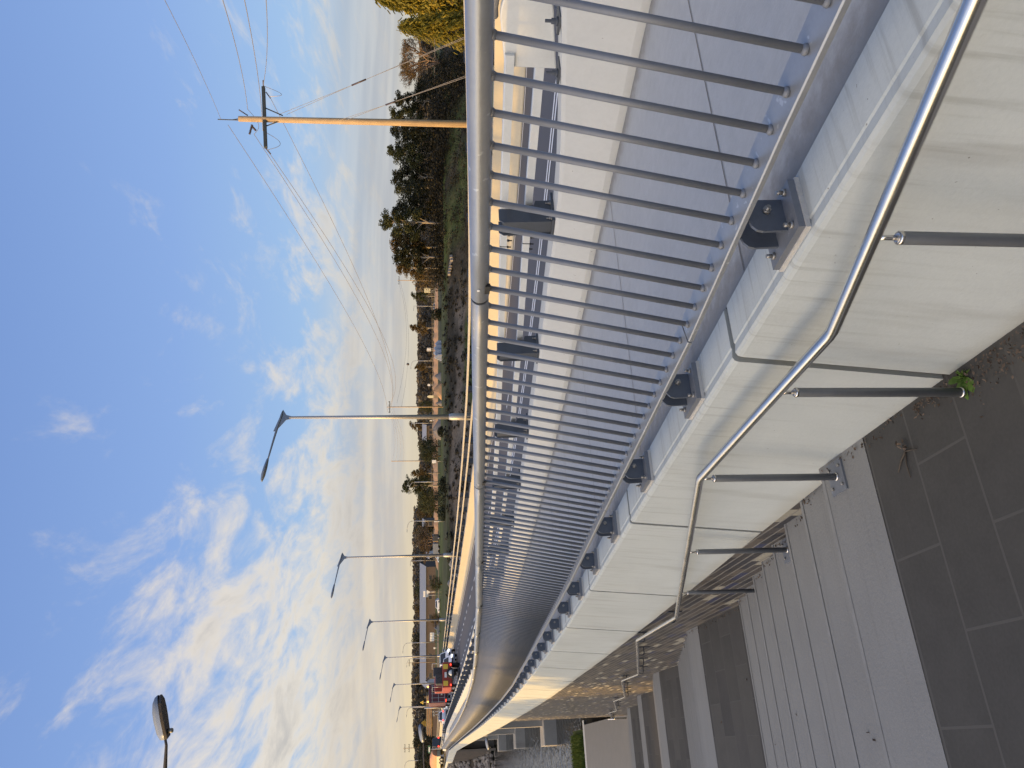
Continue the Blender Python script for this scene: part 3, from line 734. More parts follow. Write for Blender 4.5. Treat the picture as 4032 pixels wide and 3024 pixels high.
for s, zb in ((-1.07, None), (-.075, None), (.975, None), (2.64, None), (4.28, None)):
    zt = hz(s); zb = stair_z(s)
    mb = MB(); mb.lathe([(.0185, 0), (.0185, zt-.075-zb), (.0165, zt-.070-zb)], PW(s, HA, zb), 18); p_ = mb.build('post', M['post_steel'], hand)
    mb = MB(); mb.tube([PW(s, HA, zt-.075), PW(s, HA, zt-.01)], .0075, 10); mb.lathe([(.0195, zt-.082), (.0195, zt-.074), (.012, zt-.068)], PW(s, HA, 0), 16); mb.build('rail_pin', M['stainless'], p_)
    mb = MB(); mb.lathe([(.022, zb+.012), (.022, zb+.02), (.019, zb+.024)], PW(s, HA, 0), 16); mb.build('base_collar', M['stainless'], p_)
    if s > .5:
        mb = MB(); mb.box(PW(s+.01, HA+.0, zb+.006), (.15, .17, .014), Matrix.Rotation(math.atan2(T.y, T.x), 3, 'Z')); mb.build('base_plate', M['galv'], p_)
        mb = MB()
        for ds, da in ((.05, .05), (-.05, .05), (.05, -.05), (-.05, -.05)): mb.lathe([(.009, zb+.013), (.009, zb+.024)], PW(s+.01+ds, HA+da, 0), 6)
        mb.build('base_bolts', M['bolt'], p_)
for s in (5.9, 7.5, 9.1, 10.7, 12.2, 13.9, 15.6, 17.2, 18.5, 20.5, 22.5, 24.6, 26.9, 29.0, 30.8):
    zt = hz(s); mb = MB()
    mb.tube([P(s, HA, zt-.015), P(s, HA, zt-.085), P(s, HA-.035, zt-.10), P(s, WALLA-.012, zt-.10)], .008, 8)
    mb.box(P(s, WALLA-.008, zt-.10), (.075, .014, .16), Matrix.Rotation(math.atan2(T.y, T.x), 3, 'Z')); mb.build('wall_bracket', M['dark_steel'], hand)

# ------------------------------------------------------------------ traffic barriers
def barrier(name, label, face, post_a, rail_a, sgn, s0, s1, ztop, dz_rails, posts, matc, matr, matp, steps_):
    root = empty(name, P(s0, face, cz(s0)), 0, label, 'traffic barrier')
    ss_ = [q for q in near_ss+frange(112, 236, 31) if s0 <= q <= s1]
    mb = MB()
    if sgn > 0: pr = [(face, -.2), (face-.012, .02), (face-.10, ztop-.03), (face-.115, ztop), (face-.37, ztop+.004), (face-.385, ztop-.02), (face-.40, -.2)]
    else: pr = [(face, -.2), (face, .02), (face-.10, ztop*.45), (face-.16, ztop), (face-.46, ztop), (face-.48, -.4)]
    b_ = mb.build('concrete_base', matc, root) if False else None
    if sgn > 0:
        fine = [q for q in ss_ if q > 2.6]; ss2 = [-8, -3, -1.2, -.5, 0, .5, 1.0, 1.5, 2.0, 2.4]+fine
        rows = []
        for q in ss2:
            e = interp(q, [-8, -.5, .5, 1.5, 2.2, 200], [.24, .24, .13, .045, 0, 0]); rows.append([mb.vert(P(q, a_, cz(q)+d_+(e if d_ > .1 else 0))) for a_, d_ in pr])
        np_ = len(pr)
        for i in range(len(rows)-1):
            for j in range(np_): mb.face((rows[i][j], rows[i+1][j], rows[i+1][(j+1) % np_], rows[i][(j+1) % np_]))
        mb.face(rows[0]); mb.face(rows[-1][::-1])
    else: mb.sweep(pr, ss_, cz)
    b_ = mb.build('concrete_base', matc, root)
    for dzr, ra in zip(dz_rails, rail_a):
        mb = MB(); hh = .033; r0 = 1.0 if (sgn > 0 and s0 < 0) else s0
        mb.sweep([(ra, dzr-hh), (ra, dzr+hh-.008), (ra-.008, dzr+hh), (ra-.062, dzr+hh), (ra-.07, dzr+hh-.008), (ra-.07, dzr-hh)], [q for q in ss_ if q >= r0], cz); mb.build('rail', matr, root)
    return root
posts_n = [s for s in [2.62+2.36*i for i in range(48)]]
nb = barrier('traffic_barrier', 'white concrete kerb barrier with twin grey rails between footpath and road', -2.5, 0, (-2.86, -2.82), 1, -8, 146, .34, (.55, .765), None, M['kerb'], M['galv_rail'], None, None)
def post_mesh():
    mb = MB(); X, Y, Z = Vector((1, 0, 0)), Vector((0, 1, 0)), Vector((0, 0, 1))
    poly = [(-.01, .02), (-.01, .43), (-.04, .47), (-.155, .47), (-.155, .375), (-.185, .36), (-.185, .165), (-.235, .15), (-.235, .02)]
    for sx in (-.085, .085): mb.prism(poly, Y, Z, X, (sx, 0, 0), .012)
    mb.box((0, -.03, .23), (.17, .012, .42)); mb.box((0, -.14, .01), (.26, .30, .02))
    return mb.mesh('barrier_post_mesh', M['dark_steel'])
ME_POST = post_mesh()
bmb = MB()
for sx in (-.10, .10):
    for sy in (-.04, -.20): bmb.lathe([(.016, .02), (.016, .028)], (sx, sy, 0), 10); bmb.lathe([(.011, .028), (.011, .045)], (sx, sy, 0), 6); bmb.lathe([(.006, .045), (.006, .065)], (sx, sy, 0), 8)
ME_PB = bmb.mesh('barrier_post_bolts', M['bolt'])
splice = MB()
for dzr, ra in ((.55, -2.86), (.765, -2.82)):
    pass
for i, s in enumerate(posts_n):
    o_ = P(s, -2.63, cz(s)+.345); fr = rot_frame(o_, P(s+.1, 0, cz(s+.1))-P(s-.1, 0, cz(s-.1)), Vector((0, 0, 1)))
    o = inst(ME_POST, 'post', nb); o.matrix_parent_inverse = Matrix.Translation(nb.location).inverted(); o.matrix_basis = fr
    if i < 10: inst(ME_PB, 'post_bolts', o)
for s in (3.15, 7.9, 12.6, 17.4):   # rail splices: a dark gap and bolt heads below each rail
    mb = MB()
    for dzr, ra in ((.55, -2.86), (.765, -2.82)):
        mb.sweep([(ra+.001, dzr-.034), (ra+.001, dzr+.034), (ra-.071, dzr+.034), (ra-.071, dzr-.034)], [s-.006, s+.006], cz)
        for d_ in (-.13, -.05, .05, .13): mb.lathe([(.011, 0), (.011, .02), (.006, .021), (.006, .045)], P(s+d_, ra-.035, cz(s)+dzr-.033), 8, Vector((0, 0, -1)))
    mb.build('rail_splice', M['black'], nb)
# rounded end plate joining the two rails at the near end, bolted to the concrete
mb = MB(); zc, hr = .66, .185
poly = [(1.12, zc-hr-.04), (1.12, zc+hr-.05)]+[(.72+.26*math.cos(t), zc+(hr-.01)*math.sin(t)) for t in [math.pi/2+math.pi*i/14 for i in range(15)]]
mb.prism(poly, (P(1.3, 0, cz(1.3))-P(.3, 0, cz(.3))).normalized(), Vector((0, 0, 1)), N, P(0, -2.87, cz(0)), .05)
mb.build('rail_end_plate', M['galv_rail'], nb, bevel=.01)
mb = MB(); arcp = [P(0, -2.90, cz(0))+(P(1.3, 0, cz(1.3))-P(.3, 0, cz(.3))).normalized()*(.72+.31*math.cos(t))+Vector((0, 0, zc+(hr+.035)*math.sin(t))) for t in [math.pi*.45+math.pi*1.0*i/16 for i in range(17)]]
mb.tube(arcp, .035, 8); mb.build('rail_end_loop', M['galv'], nb)
mb = MB()
for s in (.62, 1.02):
    e = interp(s, [-8, -.5, .5, 1.5, 2.2, 200], [.24, .24, .13, .045, 0, 0])
    mb.box(P(s, -2.72, cz(s)+.352+e), (.14, .12, .016), Matrix.Rotation(math.atan2(T.y, T.x), 3, 'Z')); mb.lathe([(.03, .36+e), (.03, .37+e), (.02, .37+e), (.02, .40+e), (.011, .40+e), (.011, .44+e)], P(s, -2.70, cz(s)), 8)
mb.build('end_plate_bolts', M['dark_steel'], nb)

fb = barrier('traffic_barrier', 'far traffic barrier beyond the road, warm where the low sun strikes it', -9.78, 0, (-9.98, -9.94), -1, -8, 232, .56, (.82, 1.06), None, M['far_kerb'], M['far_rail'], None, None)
mb = MB(); X, Y, Z = Vector((1, 0, 0)), Vector((0, 1, 0)), Vector((0, 0, 1))
poly = [(.03, 0), (.03, .22), (-.01, .24), (-.01, .53), (-.10, .56), (-.20, .56), (-.20, 0)]
for sx in (-.07, .07): mb.prism(poly, Y, Z, X, (sx, 0, 0), .012)
mb.box((0, -.15, .27), (.14, .012, .5))
ME_FP = mb.mesh('far_post_mesh', M['dark_steel'])
for i in range(70):
    s = -2+2.36*i; o_ = P(s, -10.10, cz(s)+.56); fr = rot_frame(o_, P(s+.1, 0, cz(s+.1))-P(s-.1, 0, cz(s-.1)), Vector((0, 0, 1)))
    o = inst(ME_FP, 'post', fb); o.matrix_parent_inverse = Matrix.Translation(fb.location).inverted(); o.matrix_basis = fr
# ================================================================== LAMPS, POLES, WIRES
def street_lamp(s, label):
    b = P(s, -10.22, cz(s)+.5); root = empty('street_lamp', b, 0, label, 'street lamp', 'tall street lamps along the far side of the bridge')
    H = 5.45-b.z; up = Vector((0, 0, 1))
    mb = MB(); mb.lathe([(.135, 0), (.135, 1.05), (.115, 1.12), (.105, 1.16)], b, 16); mb.build('base_sleeve', M['lamp_pole'], root)
    mb = MB(); mb.tube([b+up*1.1, b+up*H*.5, b+up*(H-.25)], [.095, .072, .048], 16); mb.build('pole', M['lamp_pole'], root)
    top = b+up*(H-.05)
    mb = MB(); pts = []
    for t in frange(-.16, 1, 12): pts.append(top+N*(1.6*t)+up*(.10+.32*(t**.85 if t > 0 else t*.75)))
    mb.tube(pts, [.022]+[.05-.022*max(0, i/12) for i in range(1, 13)], 10)
    arm = mb.build('arm', M['lamp_grey'], root)
    mb = MB(); q = [top-up*.35]
    mb.prism([(-.05, -.3), (.05, -.3), (.10, -.12), (.55, .22), (.55, .30), (-.32, .02), (-.10, -.12)], N, up, T, top+up*.03, .02); mb.build('gusset', M['lamp_grey'], arm)
    e = pts[-1]; dr = (pts[-1]-pts[-2]).normalized(); n2_ = dr.cross(T).normalized()
    if n2_.z < 0: n2_ = -n2_
    mb = MB(); prof = [(0, .03), (.05, .055), (.32, .075), (.62, .085), (.80, .06), (.88, .015)]
    L_ = []
    for x_, h_ in prof:
        wdt = .035+.09*min(1, x_/.25) if x_ < .8 else .06
        c = e+dr*x_; L_.append([mb.vert(c+T*(wdt*math.cos(t))+n2_*(h_*max(-.45, math.sin(t)))) for t in [2*math.pi*i/12 for i in range(12)]])
    for i in range(len(L_)-1):
        for j in range(12): mb.face((L_[i][j], L_[i][(j+1) % 12], L_[i+1][(j+1) % 12], L_[i+1][j]), smooth=True)
    mb.face(L_[0]); mb.face(L_[-1]); mb.build('luminaire', M['lamp_grey'], root)
LL = ['nearest tall street lamp beyond the road, its long arm reaching out to the left', 'second tall street lamp beyond the road, in front of the bare brown tree', 'third tall street lamp along the road, beside the long grey roofed building',
      'fourth tall street lamp along the road, beside the white cars', 'fifth tall street lamp, just above the truck cab', 'sixth and farthest tall street lamp along the bridge road']
for s, lb in zip((24.0, 45.4, 69.5, 95.0, 121, 147), LL): street_lamp(s, lb)

def path_lamp(tip, heel, polebase, label, drop=0.0):
    tip, heel = Vector(tip), Vector(heel); root = empty('path_lamp', polebase, 0, label, 'path lamp', 'lamps beside the steps and the lower path')
    d = (heel-tip).normalized(); up = Vector((0, 0, 1)); side = d.cross(up).normalized(); n_ = side.cross(d).normalized()
    if n_.z < 0: n_ = -n_
    Ln = (tip-heel).length; k = Ln/.58
    mb = MB(); rows = []
    for u, wd, ht, hb in ((0, .012, .01, .0), (.04, .05, .045, -.006), (.14, .085, .075, -.012), (.34, .105, .095, -.016), (.55, .105, .098, -.016), (.85, .085, .09, -.016), (1.0, .07, .06, -.014)):
        c = tip+d*(u*Ln); rows.append([mb.vert(c+side*(wd*k*sx)+n_*(z_*k)) for sx, z_ in ((-1, hb), (-1, ht*.35), (-.7, ht*.85), (0, ht), (.7, ht*.85), (1, ht*.35), (1, hb))])
    for i in range(len(rows)-1):
        for j in range(6): mb.face((rows[i][j], rows[i][j+1], rows[i+1][j+1], rows[i+1][j]), smooth=True)
    mb.face(rows[0]); mb.face(rows[-1])
    mb.build('housing', M['lamp_grey'], root)
    mb = MB()
    for i in range(len(rows)-1):
        a_, b_ = [Vector(mb_) for mb_ in ()], None
    R0 = [(0, .012), (.14, .085), (.34, .105), (.55, .105), (.85, .085), (1.0, .07)]
    lo = [[mb.vert(tip+d*(u*Ln)+side*(wd*k*sx)+n_*(-.018*k)) for sx in (-1, 1)] for u, wd in R0]; hi_ = [[mb.vert(tip+d*(u*Ln)+side*(wd*.9*k*sx)+n_*(-.05*k)) for sx in (-1, 1)] for u, wd in R0]
    for i in range(5):
        mb.face((lo[i][0], lo[i+1][0], hi_[i+1][0], hi_[i][0])); mb.face((lo[i][1], lo[i+1][1], hi_[i+1][1], hi_[i][1])); mb.face((hi_[i][0], hi_[i][1], hi_[i+1][1], hi_[i+1][0]))
    mb.face((lo[5][0], lo[5][1], hi_[5][1], hi_[5][0])); mb.build('lens_tray', M['lamp_dark'], root)
    mb = MB(); q = tip+d*(Ln*.86)-n_*.05*k; mb.lathe([(.028*k, 0), (.032*k, .05*k), (.026*k, .065*k)], q, 12, -n_); mb.build('light_sensor', M['post_steel'], root)
    pb = Vector(polebase); top = Vector((pb.x, pb.y, heel.z-.02-drop))
    pts = [heel-d*.02, heel+d*.10]
    hd = Vector((top.x-heel.x, top.y-heel.y, 0))
    for t in frange(.15, .75, 6): pts.append(heel+hd*t+up*(-drop*t*t-.05*t))
    r_ = .28
    last = pts[-1]; c1 = heel+hd+up*(-drop-.06)
    for t in frange(.2, 1, 5): pts.append(last*(1-t)**2+c1*(2*t*(1-t))+(Vector((pb.x, pb.y, c1.z-1.2)))*t*t)
    pts.append(pb)
    mb = MB(); mb.tube(pts, [.016*k, .018*k]+[.030]*(len(pts)-3)+[.06], 12); mb.build('arm_and_pole', M['lamp_dark'], root)
path_lamp(at(622, 2738, 10.5), at(650, 2905, 10.5), (-8.3, 10.2, -4.3), 'large dark path lamp head high against the clouds')
path_lamp(at(1655, 2852, 27), at(1666, 2920, 27), (-15.9, 26.6, -8.0), 'blue grey path lamp head on a thick dark curving arm', .35)
path_lamp(at(1915, 2905, 40), at(1924, 2950, 40), (-22.3, 39.4, -8.5), 'pale slim path lamp head low down in front of the far rock bank', .5)

up = Vector((0, 0, 1))
def catenary(a, b, sag, n=24): return [a.lerp(b, t)-up*(sag*4*t*(1-t)) for t in frange(0, 1, n)]
# near timber power pole
pb = gnd(481, 33); ptop = at(940, 468, 33)
pole = empty('power_pole', pb, 0, 'near weathered timber power pole with a dark steel crossarm, its left side lit gold', 'power pole')
mb = MB(); mb.tube([pb-up*.5, pb.lerp(ptop, .5), ptop], [.16, .138, .115], 18); mb.build('timber_pole', M['wood'], pole)
ca0, ca1 = at(1037, 343, 33.4), at(1046, 581, 32.6); cax = (ca1-ca0).normalized()
mb = MB(); fr = rot_frame((ca0+ca1)/2, cax, up); mb.box((0, 0, 0), ((ca1-ca0).length, .14, .13)); mb.v = [tuple(fr @ Vector(v)) for v in mb.v]
mb2 = mb; cm = mb.build('crossarm', M['arm'], pole)
mb = MB(); mid = (ca0+ca1)/2
for sg in (-.5, .5): mb.tube([mid+cax*sg*.9-up*.03, Vector((mid.x, mid.y, mid.z-.75))+cax*sg*.2], .025, 8)
mb.build('crossarm_brace', M['arm'], cm)
mb = MB(); t0 = ptop+cax*.06
mb.tube([t0-up*.6, t0+up*.85], .022, 8); mb.tube([ptop-cax*.1-up*.4, t0-up*-.30, t0+up*.85], .014, 6); mb.build('earth_wire_peak', M['arm'], pole)
def insulator(p, q, r_=.035): 
    mb = MB(); d = (Vector(q)-Vector(p)); L_ = d.length; d.normalize(); pr = [(.012, 0)]
    n_ = 7
    for i in range(n_): pr += [(r_*.55, L_*(i+.2)/n_), (r_, L_*(i+.45)/n_), (r_*.55, L_*(i+.7)/n_)]
    pr.append((.012, L_)); mb.lathe(pr, p, 10, d); return mb.build('insulator', M['insul'], pole)
fp = gnd(1602, 165); fptop = Vector((fp.x, fp.y, (1695-1528)/3000*165))
# wires: (pixel leaving the frame at the top, attach point on the near pole, attach point on the far pole)
heads = [(at(870, 470, 33), (602, 0), 0), (at(975, 430, 33), (800, 0), 1), (at(1035, 515, 33), (886, 0), 2), (at(1036, 338, 33.4), (971, 0), 3)]
outs = [at(898, 492, 33), at(1000, 528, 33), at(1052, 590, 32.6), at(1062, 380, 33.2)]
WL = ['thin topmost earth wire', 'upper power line', 'middle power line', 'lowest power line']
for i, (h_, (V_, y_), k) in enumerate(heads):
    q = at(V_, y_, 20); far_ = h_+(q-h_)*2.4
    mb = MB(); mb.tube(catenary(h_, far_, .5 if i else .3, 20), .011 if i else .008, 5); w_ = mb.build('power_line', M['wire']); tag(w_, WL[i]+' running overhead from the near timber pole toward us', 'wire', 'wires on the timber power poles')
    tgt = fptop+Vector(((-1.2, 0, 1.2, .4)[i]*.9, 0, (0, -.6, -.8, -.9)[i]))
    mb = MB(); mb.tube(catenary(outs[i], tgt, (1.6, 2.4, 2.7, 2.0)[i], 36), [.011+.018*t/36 for t in range(37)], 5); w_ = mb.build('power_line', M['wire']); tag(w_, WL[i]+' sagging from the near pole to the far pole', 'wire', 'wires on the timber power poles')
    # jumper loop hangs between the two
    if i:
        mb = MB(); m_ = (h_+outs[i])/2; mb.tube([h_.lerp(outs[i], t)-up*(.62*math.sin(math.pi*t))*(1 if i > 1 else .5)+cax*(.12*math.sin(math.pi*t)) for t in frange(0, 1, 10)], .010, 5); mb.build('jumper_loop', M['wire'], pole)
insulator(at(1037, 343, 33.4), at(1036, 315, 33.2)); insulator(at(1046, 583, 32.6), at(1066, 607, 32.9)); insulator(at(1047, 362, 33.3), at(1066, 388, 33.4)); insulator(at(993, 490, 33), at(982, 530, 33), .06); insulator(at(993, 498, 33), at(1008, 515, 33), .05); insulator(at(940, 432, 33), at(976, 455, 33))
for y0, V0, y1, V1, nm in ((450, 1115, 145, 1838, 'long'), (480, 1330, 300, 1838, 'short')):
    a_ = at(V0, y0, 33); b_ = at(V1, y1, 30); b_ = a_+(b_-a_)*1.3
    m1, m2 = a_.lerp(b_, .30), a_.lerp(b_, .36)
    g = empty('guy_wire', b_, 0, 'paired %s stay wires slanting from the near timber pole down to the right' % nm, 'stay wire')
    for o_ in (-.05, .05):
        mb = MB(); mb.tube([a_+Vector((0, 0, o_*3)), m1, m2, b_+Vector((o_, 0, 0))], .009, 5); mb.build('strand', M['wire'], g)
    mb = MB(); mb.tube([m1, m2], .035, 8); mb.build('stay_insulator', M['insul'], g)
def far_pole(y, d, Vt, label, arms=1, sl=.03, r_=.14):
    b = gnd(y, d); z = (1695-Vt)/3000*d; g = empty('power_pole', b, 0, label, 'power pole')
    mb = MB(); mb.tube([b-up*.5, Vector((b.x, b.y, z))], [r_, r_*.7], 8); mb.build('timber_pole', M['wood'], g)
    for k in range(arms):
        mb = MB(); mb.box((b.x, b.y, z-.5-1.3*k), (2.5, .16, .16)); mb.build('crossarm', M['arm'], g)
        mb = MB()
        for q in (-1.1, -.4, .4, 1.1): mb.lathe([(.05, 0), (.07, .12), (.03, .25)], (b.x+q, b.y, z-.42-1.3*k), 6)
        mb.build('insulators', M['insul'], g)
    return Vector((b.x, b.y, z))
pa = far_pole(1602, 165, 1528, 'far power pole with a crossarm seen behind the nearest street lamp')
pc = far_pole(1814, 215, 1543, 'thin far power pole without a crossarm above the small green trees', 0)
pd = far_pole(1106, 235, 1567, 'far timber power pole at the left end of the dark row of gums', 1)
pe = far_pole(2940, 240, 1590, 'far power pole with two crossarms near the bottom edge of the frame', 2)
pf = far_pole(2606, 290, 1608, 'small far power pole with a crossarm above the long grey roof', 1)
for i, (a_, b_) in enumerate(((pa+Vector((-1.2, 0, -.4)), pc), (pa+Vector((-.4, 0, -.4)), pc-up*1.1), (pa+Vector((.4, 0, -.4)), pc-up*2.2), (pa+Vector((1.2, 0, -.4)), pc-up*3.3), (pd+Vector((-.8, 0, -.4)), pa+Vector((.8, 0, -2))), (pd+Vector((.8, 0, -.4)), pa-up*3))):
    mb = MB(); mb.tube(catenary(a_, b_, 1.2 if i < 4 else 2.2, 16), .022, 4); tag(mb.build('power_line', M['wire']), 'thin distant power line strung between two of the far poles', 'wire', 'distant wires strung between the far poles')
mb = MB(); c = at(1606, 1434, 120); mb.lathe([(.02, -.22), (.16, -.15), (.22, 0), (.16, .15), (.02, .22)], c, 12); tag(mb.build('wire_marker', M['insul']), 'small round dark marker ball on the sagging power line', 'marker')
def far_lamp(y, d, Vt, label, curve=0):
    b = gnd(y, d); z = (1695-Vt)/3000*d; g = empty('street_lamp', b, 0, label, 'street lamp', 'slender street lamps in the far field')
    mb = MB(); mb.tube([b-up*.3, Vector((b.x, b.y, z-(1.2 if curve else 0)))], [.11, .075], 8); mb.build('pole', M['lamp_pole'], g)
    pts = [Vector((b.x, b.y, z-1.2 if curve else z-.1))]
    k = 1 if curve else .5
    for t in frange(.25, 1, 5): pts.append(Vector((b.x-(2.2 if curve else .8)*(1-math.cos(t*1.45))*1.1, b.y, z-1.2+1.2*math.sin(t*1.57)) if curve else (b.x-.9*t, b.y, z-.1+.12*t)))
    mb = MB(); mb.tube(pts, .055, 8); mb.build('arm', M['lamp_pole'], g)
    e = pts[-1]; mb = MB(); mb.box(e+Vector((-.3, 0, .0)), (.65, .24, .12)); mb.build('luminaire', M['lamp_grey'], g, bevel=.03)
for y, d, Vt, lb, cv in ((1206, 245, 1630, 'slender far street lamp beside the round dark bush', 0), (1421, 250, 1619, 'far street lamp with curved arm above the leaning sheets', 1), (1666, 250, 1621, 'slender far street lamp in front of the pale roofed house', 0),
                         (1897, 170, 1611, 'far street lamp with curved arm against the tall pale gum', 1), (2050, 190, 1604, 'slender far lamp beyond the barrier, left of the hedge like trees', 1), (2206, 235, 1617, 'slender far lamp at the gable of the long grey building', 0),
                         (2528, 210, 1588, 'far lamp with curved arm standing beside the white cars', 1), (2590, 250, 1603, 'far lamp with curved arm above the red truck', 1), (2782, 230, 1602, 'far lamp with curved arm above the chevron sign', 1), (2990, 215, 1594, 'far lamp with curved arm at the bottom edge of the frame', 1)):
    far_lamp(y, d, Vt, lb, cv)

# ================================================================== TREES AND PLANTS
def leaf(mb, c, l, flat=.6):
    t = random.random()*6.283; v = random.uniform(-1, 1)*flat
    u = Vector((math.cos(t), math.sin(t), random.uniform(-.6, .4))).normalized(); n_ = Vector((random.gauss(0, 1), random.gauss(0, 1), random.gauss(0, 1)+.4)).normalized(); v_ = u.cross(n_).normalized()
    w_ = l*random.uniform(.35, .6); l2 = l*random.uniform(.7, 1.3)
    i = [mb.vert(c-u*l2*.5), mb.vert(c+v_*w_*.5), mb.vert(c+u*l2*.5), mb.vert(c-v_*w_*.5)]; mb.face(i)
def crown_mesh(kind, seed, matl):
    """unit tree: height 1, crown radius about .3; leaves as many small faces in clumps"""
    rnd = random.Random(seed); st = random.getstate(); random.seed(seed)
    mb = MB(); tr = MB()
    def lobe(c, r, n, l, sz=.75):
        for _ in range(n):
            d = Vector((random.gauss(0, 1), random.gauss(0, 1), random.gauss(0, 1))).normalized()*r*(random.random()**.38)
            d.z *= sz; leaf(mb, c+d, l)
    if kind == 'gum':
        tr.tube([(0, 0, -.03), (.01, .01, .3), (-.01, .02, .55), (.02, 0, .8)], [.022, .017, .012, .005], 7)
        nb_ = 13
        for i in range(nb_):
            t = i/(nb_-1); h = .38+.56*t; an = i*2.4+random.random(); rad = (.26-.20*t)*random.uniform(.55, 1.1)
            c = Vector((math.cos(an)*rad, math.sin(an)*rad, h+random.uniform(-.03, .05)))
            tr.tube([(0, .01, h-.15), tuple(c*.6+Vector((0, 0, (h-.06)*.4))), tuple(c)], [.009, .006, .003], 5)
            lobe(c, random.uniform(.085, .14)*(1.1-.35*t), 190, .042, .7)
            for _ in range(3): lobe(c+Vector((random.uniform(-.1, .1), random.uniform(-.1, .1), random.uniform(-.08, .06))), .065, 50, .038)
    elif kind == 'bushy':
        tr.tube([(0, 0, -.03), (.01, 0, .3), (0, 0, .6)], [.03, .02, .01], 7)
        for i in range(16):
            an = i*2.4; t = i/15; h = .16+.66*t; rad = .30*math.sin(math.pi*(.18+.72*t))*random.uniform(.6, 1)
            lobe(Vector((math.cos(an)*rad, math.sin(an)*rad, h)), random.uniform(.13, .19), 200, .046, .85)
    elif kind == 'conifer':
        tr.tube([(0, 0, -.02), (0, 0, .98)], [.025, .004], 7)
        for i in range(64):
            t = (i/63)**.9; h = .05+.90*t; an = i*2.4+random.random()*.5; rad = (.27*(1-t)**.75+.02)*random.uniform(.75, 1.12)
            d = Vector((math.cos(an), math.sin(an), 0)); tip = d*rad+Vector((0, 0, h-.035)); tr.tube([(0, 0, h), tuple(d*rad*.6+Vector((0, 0, h+.02))), tuple(tip)], [.006, .004, .002], 4)
            for j in range(6):
                c = d*(rad*(.35+.65*j/5))+Vector((0, 0, h+.02-.055*(j/5)**1.5))
                for _ in range(24):
                    q = c+Vector((random.gauss(0, .022), random.gauss(0, .022), random.gauss(0, .016))); u = (d*.6+Vector((random.gauss(0, .5), random.gauss(0, .5), -.75))).normalized(); s_ = u.orthogonal().normalized()
                    l = random.uniform(.018, .042); k = [mb.vert(q-s_*.005), mb.vert(q+s_*.005), mb.vert(q+u*l+s_*.004), mb.vert(q+u*l-s_*.004)]; mb.face(k)
    elif kind == 'bare':
        def br(p, d, l, r_, dep):
            q = p+d*l; m_ = p+d*l*.5+Vector((random.gauss(0, 1), random.gauss(0, 1), 0))*l*.05
            tr.tube([p, m_, q], [max(r_, .0022), max(r_*.85, .0020), max(r_*.68, .0016)], 5 if dep > 2 else 3, False)
            if dep == 0:
                for _ in range(5): leaf(mb, q+Vector((random.gauss(0, .012), random.gauss(0, .012), random.gauss(0, .012))), .016)
                return
            for _ in range(3 if dep > 1 else 4):
                nd = (d+Vector((random.gauss(0, .5), random.gauss(0, .5), random.gauss(.08, .3)))).normalized(); br(p+d*l*random.uniform(.7, 1), nd, l*random.uniform(.58, .8), r_*.6, dep-1)
        for an in range(4):
            d = Vector((math.cos(an*1.7)*.38, math.sin(an*1.7)*.38, 1)).normalized(); br(Vector((0, 0, .02)), d, .24, .013, 5)
        tr.tube([(0, 0, -.05), (0, 0, .06)], [.03, .022], 7)
    elif kind == 'willow':
        tr.tube([(0, 0, -.03), (0, .01, .6)], [.03, .015], 7)
        for i in range(60):
            an = i*2.4; rad = .30*math.sqrt((i+.5)/60); h = .95-.5*rad*rad*6
            for j in range(26):
                c = Vector((math.cos(an)*rad+random.gauss(0, .02), math.sin(an)*rad+random.gauss(0, .02), max(.05, h-random.random()*.5))); leaf(mb, c, .045)
    random.setstate(st)
    return mb.mesh('crown_'+kind, matl), tr.mesh('trunk_'+kind, M['pale_bark'] if kind == 'gum' else (M['twig'] if kind == 'bare' else M['bark']))
PROTO = {}
def proto(kind, seed, mk):
    k = (kind, seed, mk)
    if k not in PROTO: PROTO[k] = crown_mesh(kind, seed, M[mk])
    return PROTO[k]
def tree(kind, seed, mk, loc, h, w, label, name='tree', cat='tree', group=None):
    c, t = proto(kind, seed, mk); r = empty(name, loc, random.random()*6.28, label, cat, group)
    for me, nm in ((t, 'trunk'), (c, 'crown')):
        o = inst(me, nm, r); o.scale = (w/.62, w/.62, h)
    return r
def tpx(y, d, Vt): b = gnd(y, d); return b, (1695-Vt)/3000*d-b.z
# lit conifers at the right, on this bank
for y, d, Vt, w_, lb, sd in ((-8, 40, 1468, 4.6, 'tall golden green conifer lit by the sun at the top corner', 1), (112, 37, 1560, 3.0, 'shorter golden green conifer with drooping branches beside the tall one', 2)):
    b, h = tpx(y, d, Vt); tree('conifer', sd, 'g_gold', b, h, w_, lb, 'conifer_tree', 'conifer', 'golden conifers at the top corner')
b, h = tpx(245, 186, 1474); tree('bare', 3, 'g_warm', b, h, 10.5, 'big bare brown tree of fine twigs beside the golden conifers', 'bare_tree', 'bare tree')
# row of dark gums on the far bank
row = [(345, 1622, 5, 'bushy', 'g_dark'), (402, 1560, 6.5, 'gum', 'g_dark'), (462, 1536, 6, 'gum', 'g_mid'), (520, 1546, 7, 'gum', 'g_dark'), (562, 1552, 6.5, 'bushy', 'g_dark'), (604, 1527, 6, 'gum', 'g_mid'), (652, 1554, 7, 'bushy', 'g_dark'),
       (700, 1544, 6.5, 'gum', 'g_dark'), (742, 1562, 6, 'gum', 'g_mid'), (788, 1560, 7, 'bushy', 'g_dark'), (832, 1543, 7, 'gum', 'g_dark'), (880, 1505, 7.2, 'gum', 'g_mid'), (928, 1542, 6.5, 'gum', 'g_dark'), (972, 1546, 6.5, 'gum', 'g_warm'), (1012, 1550, 6.5, 'gum', 'g_dark'), (1056, 1562, 5.5, 'gum', 'g_warm'), (1086, 1604, 5.2, 'willow', 'g_warm')]
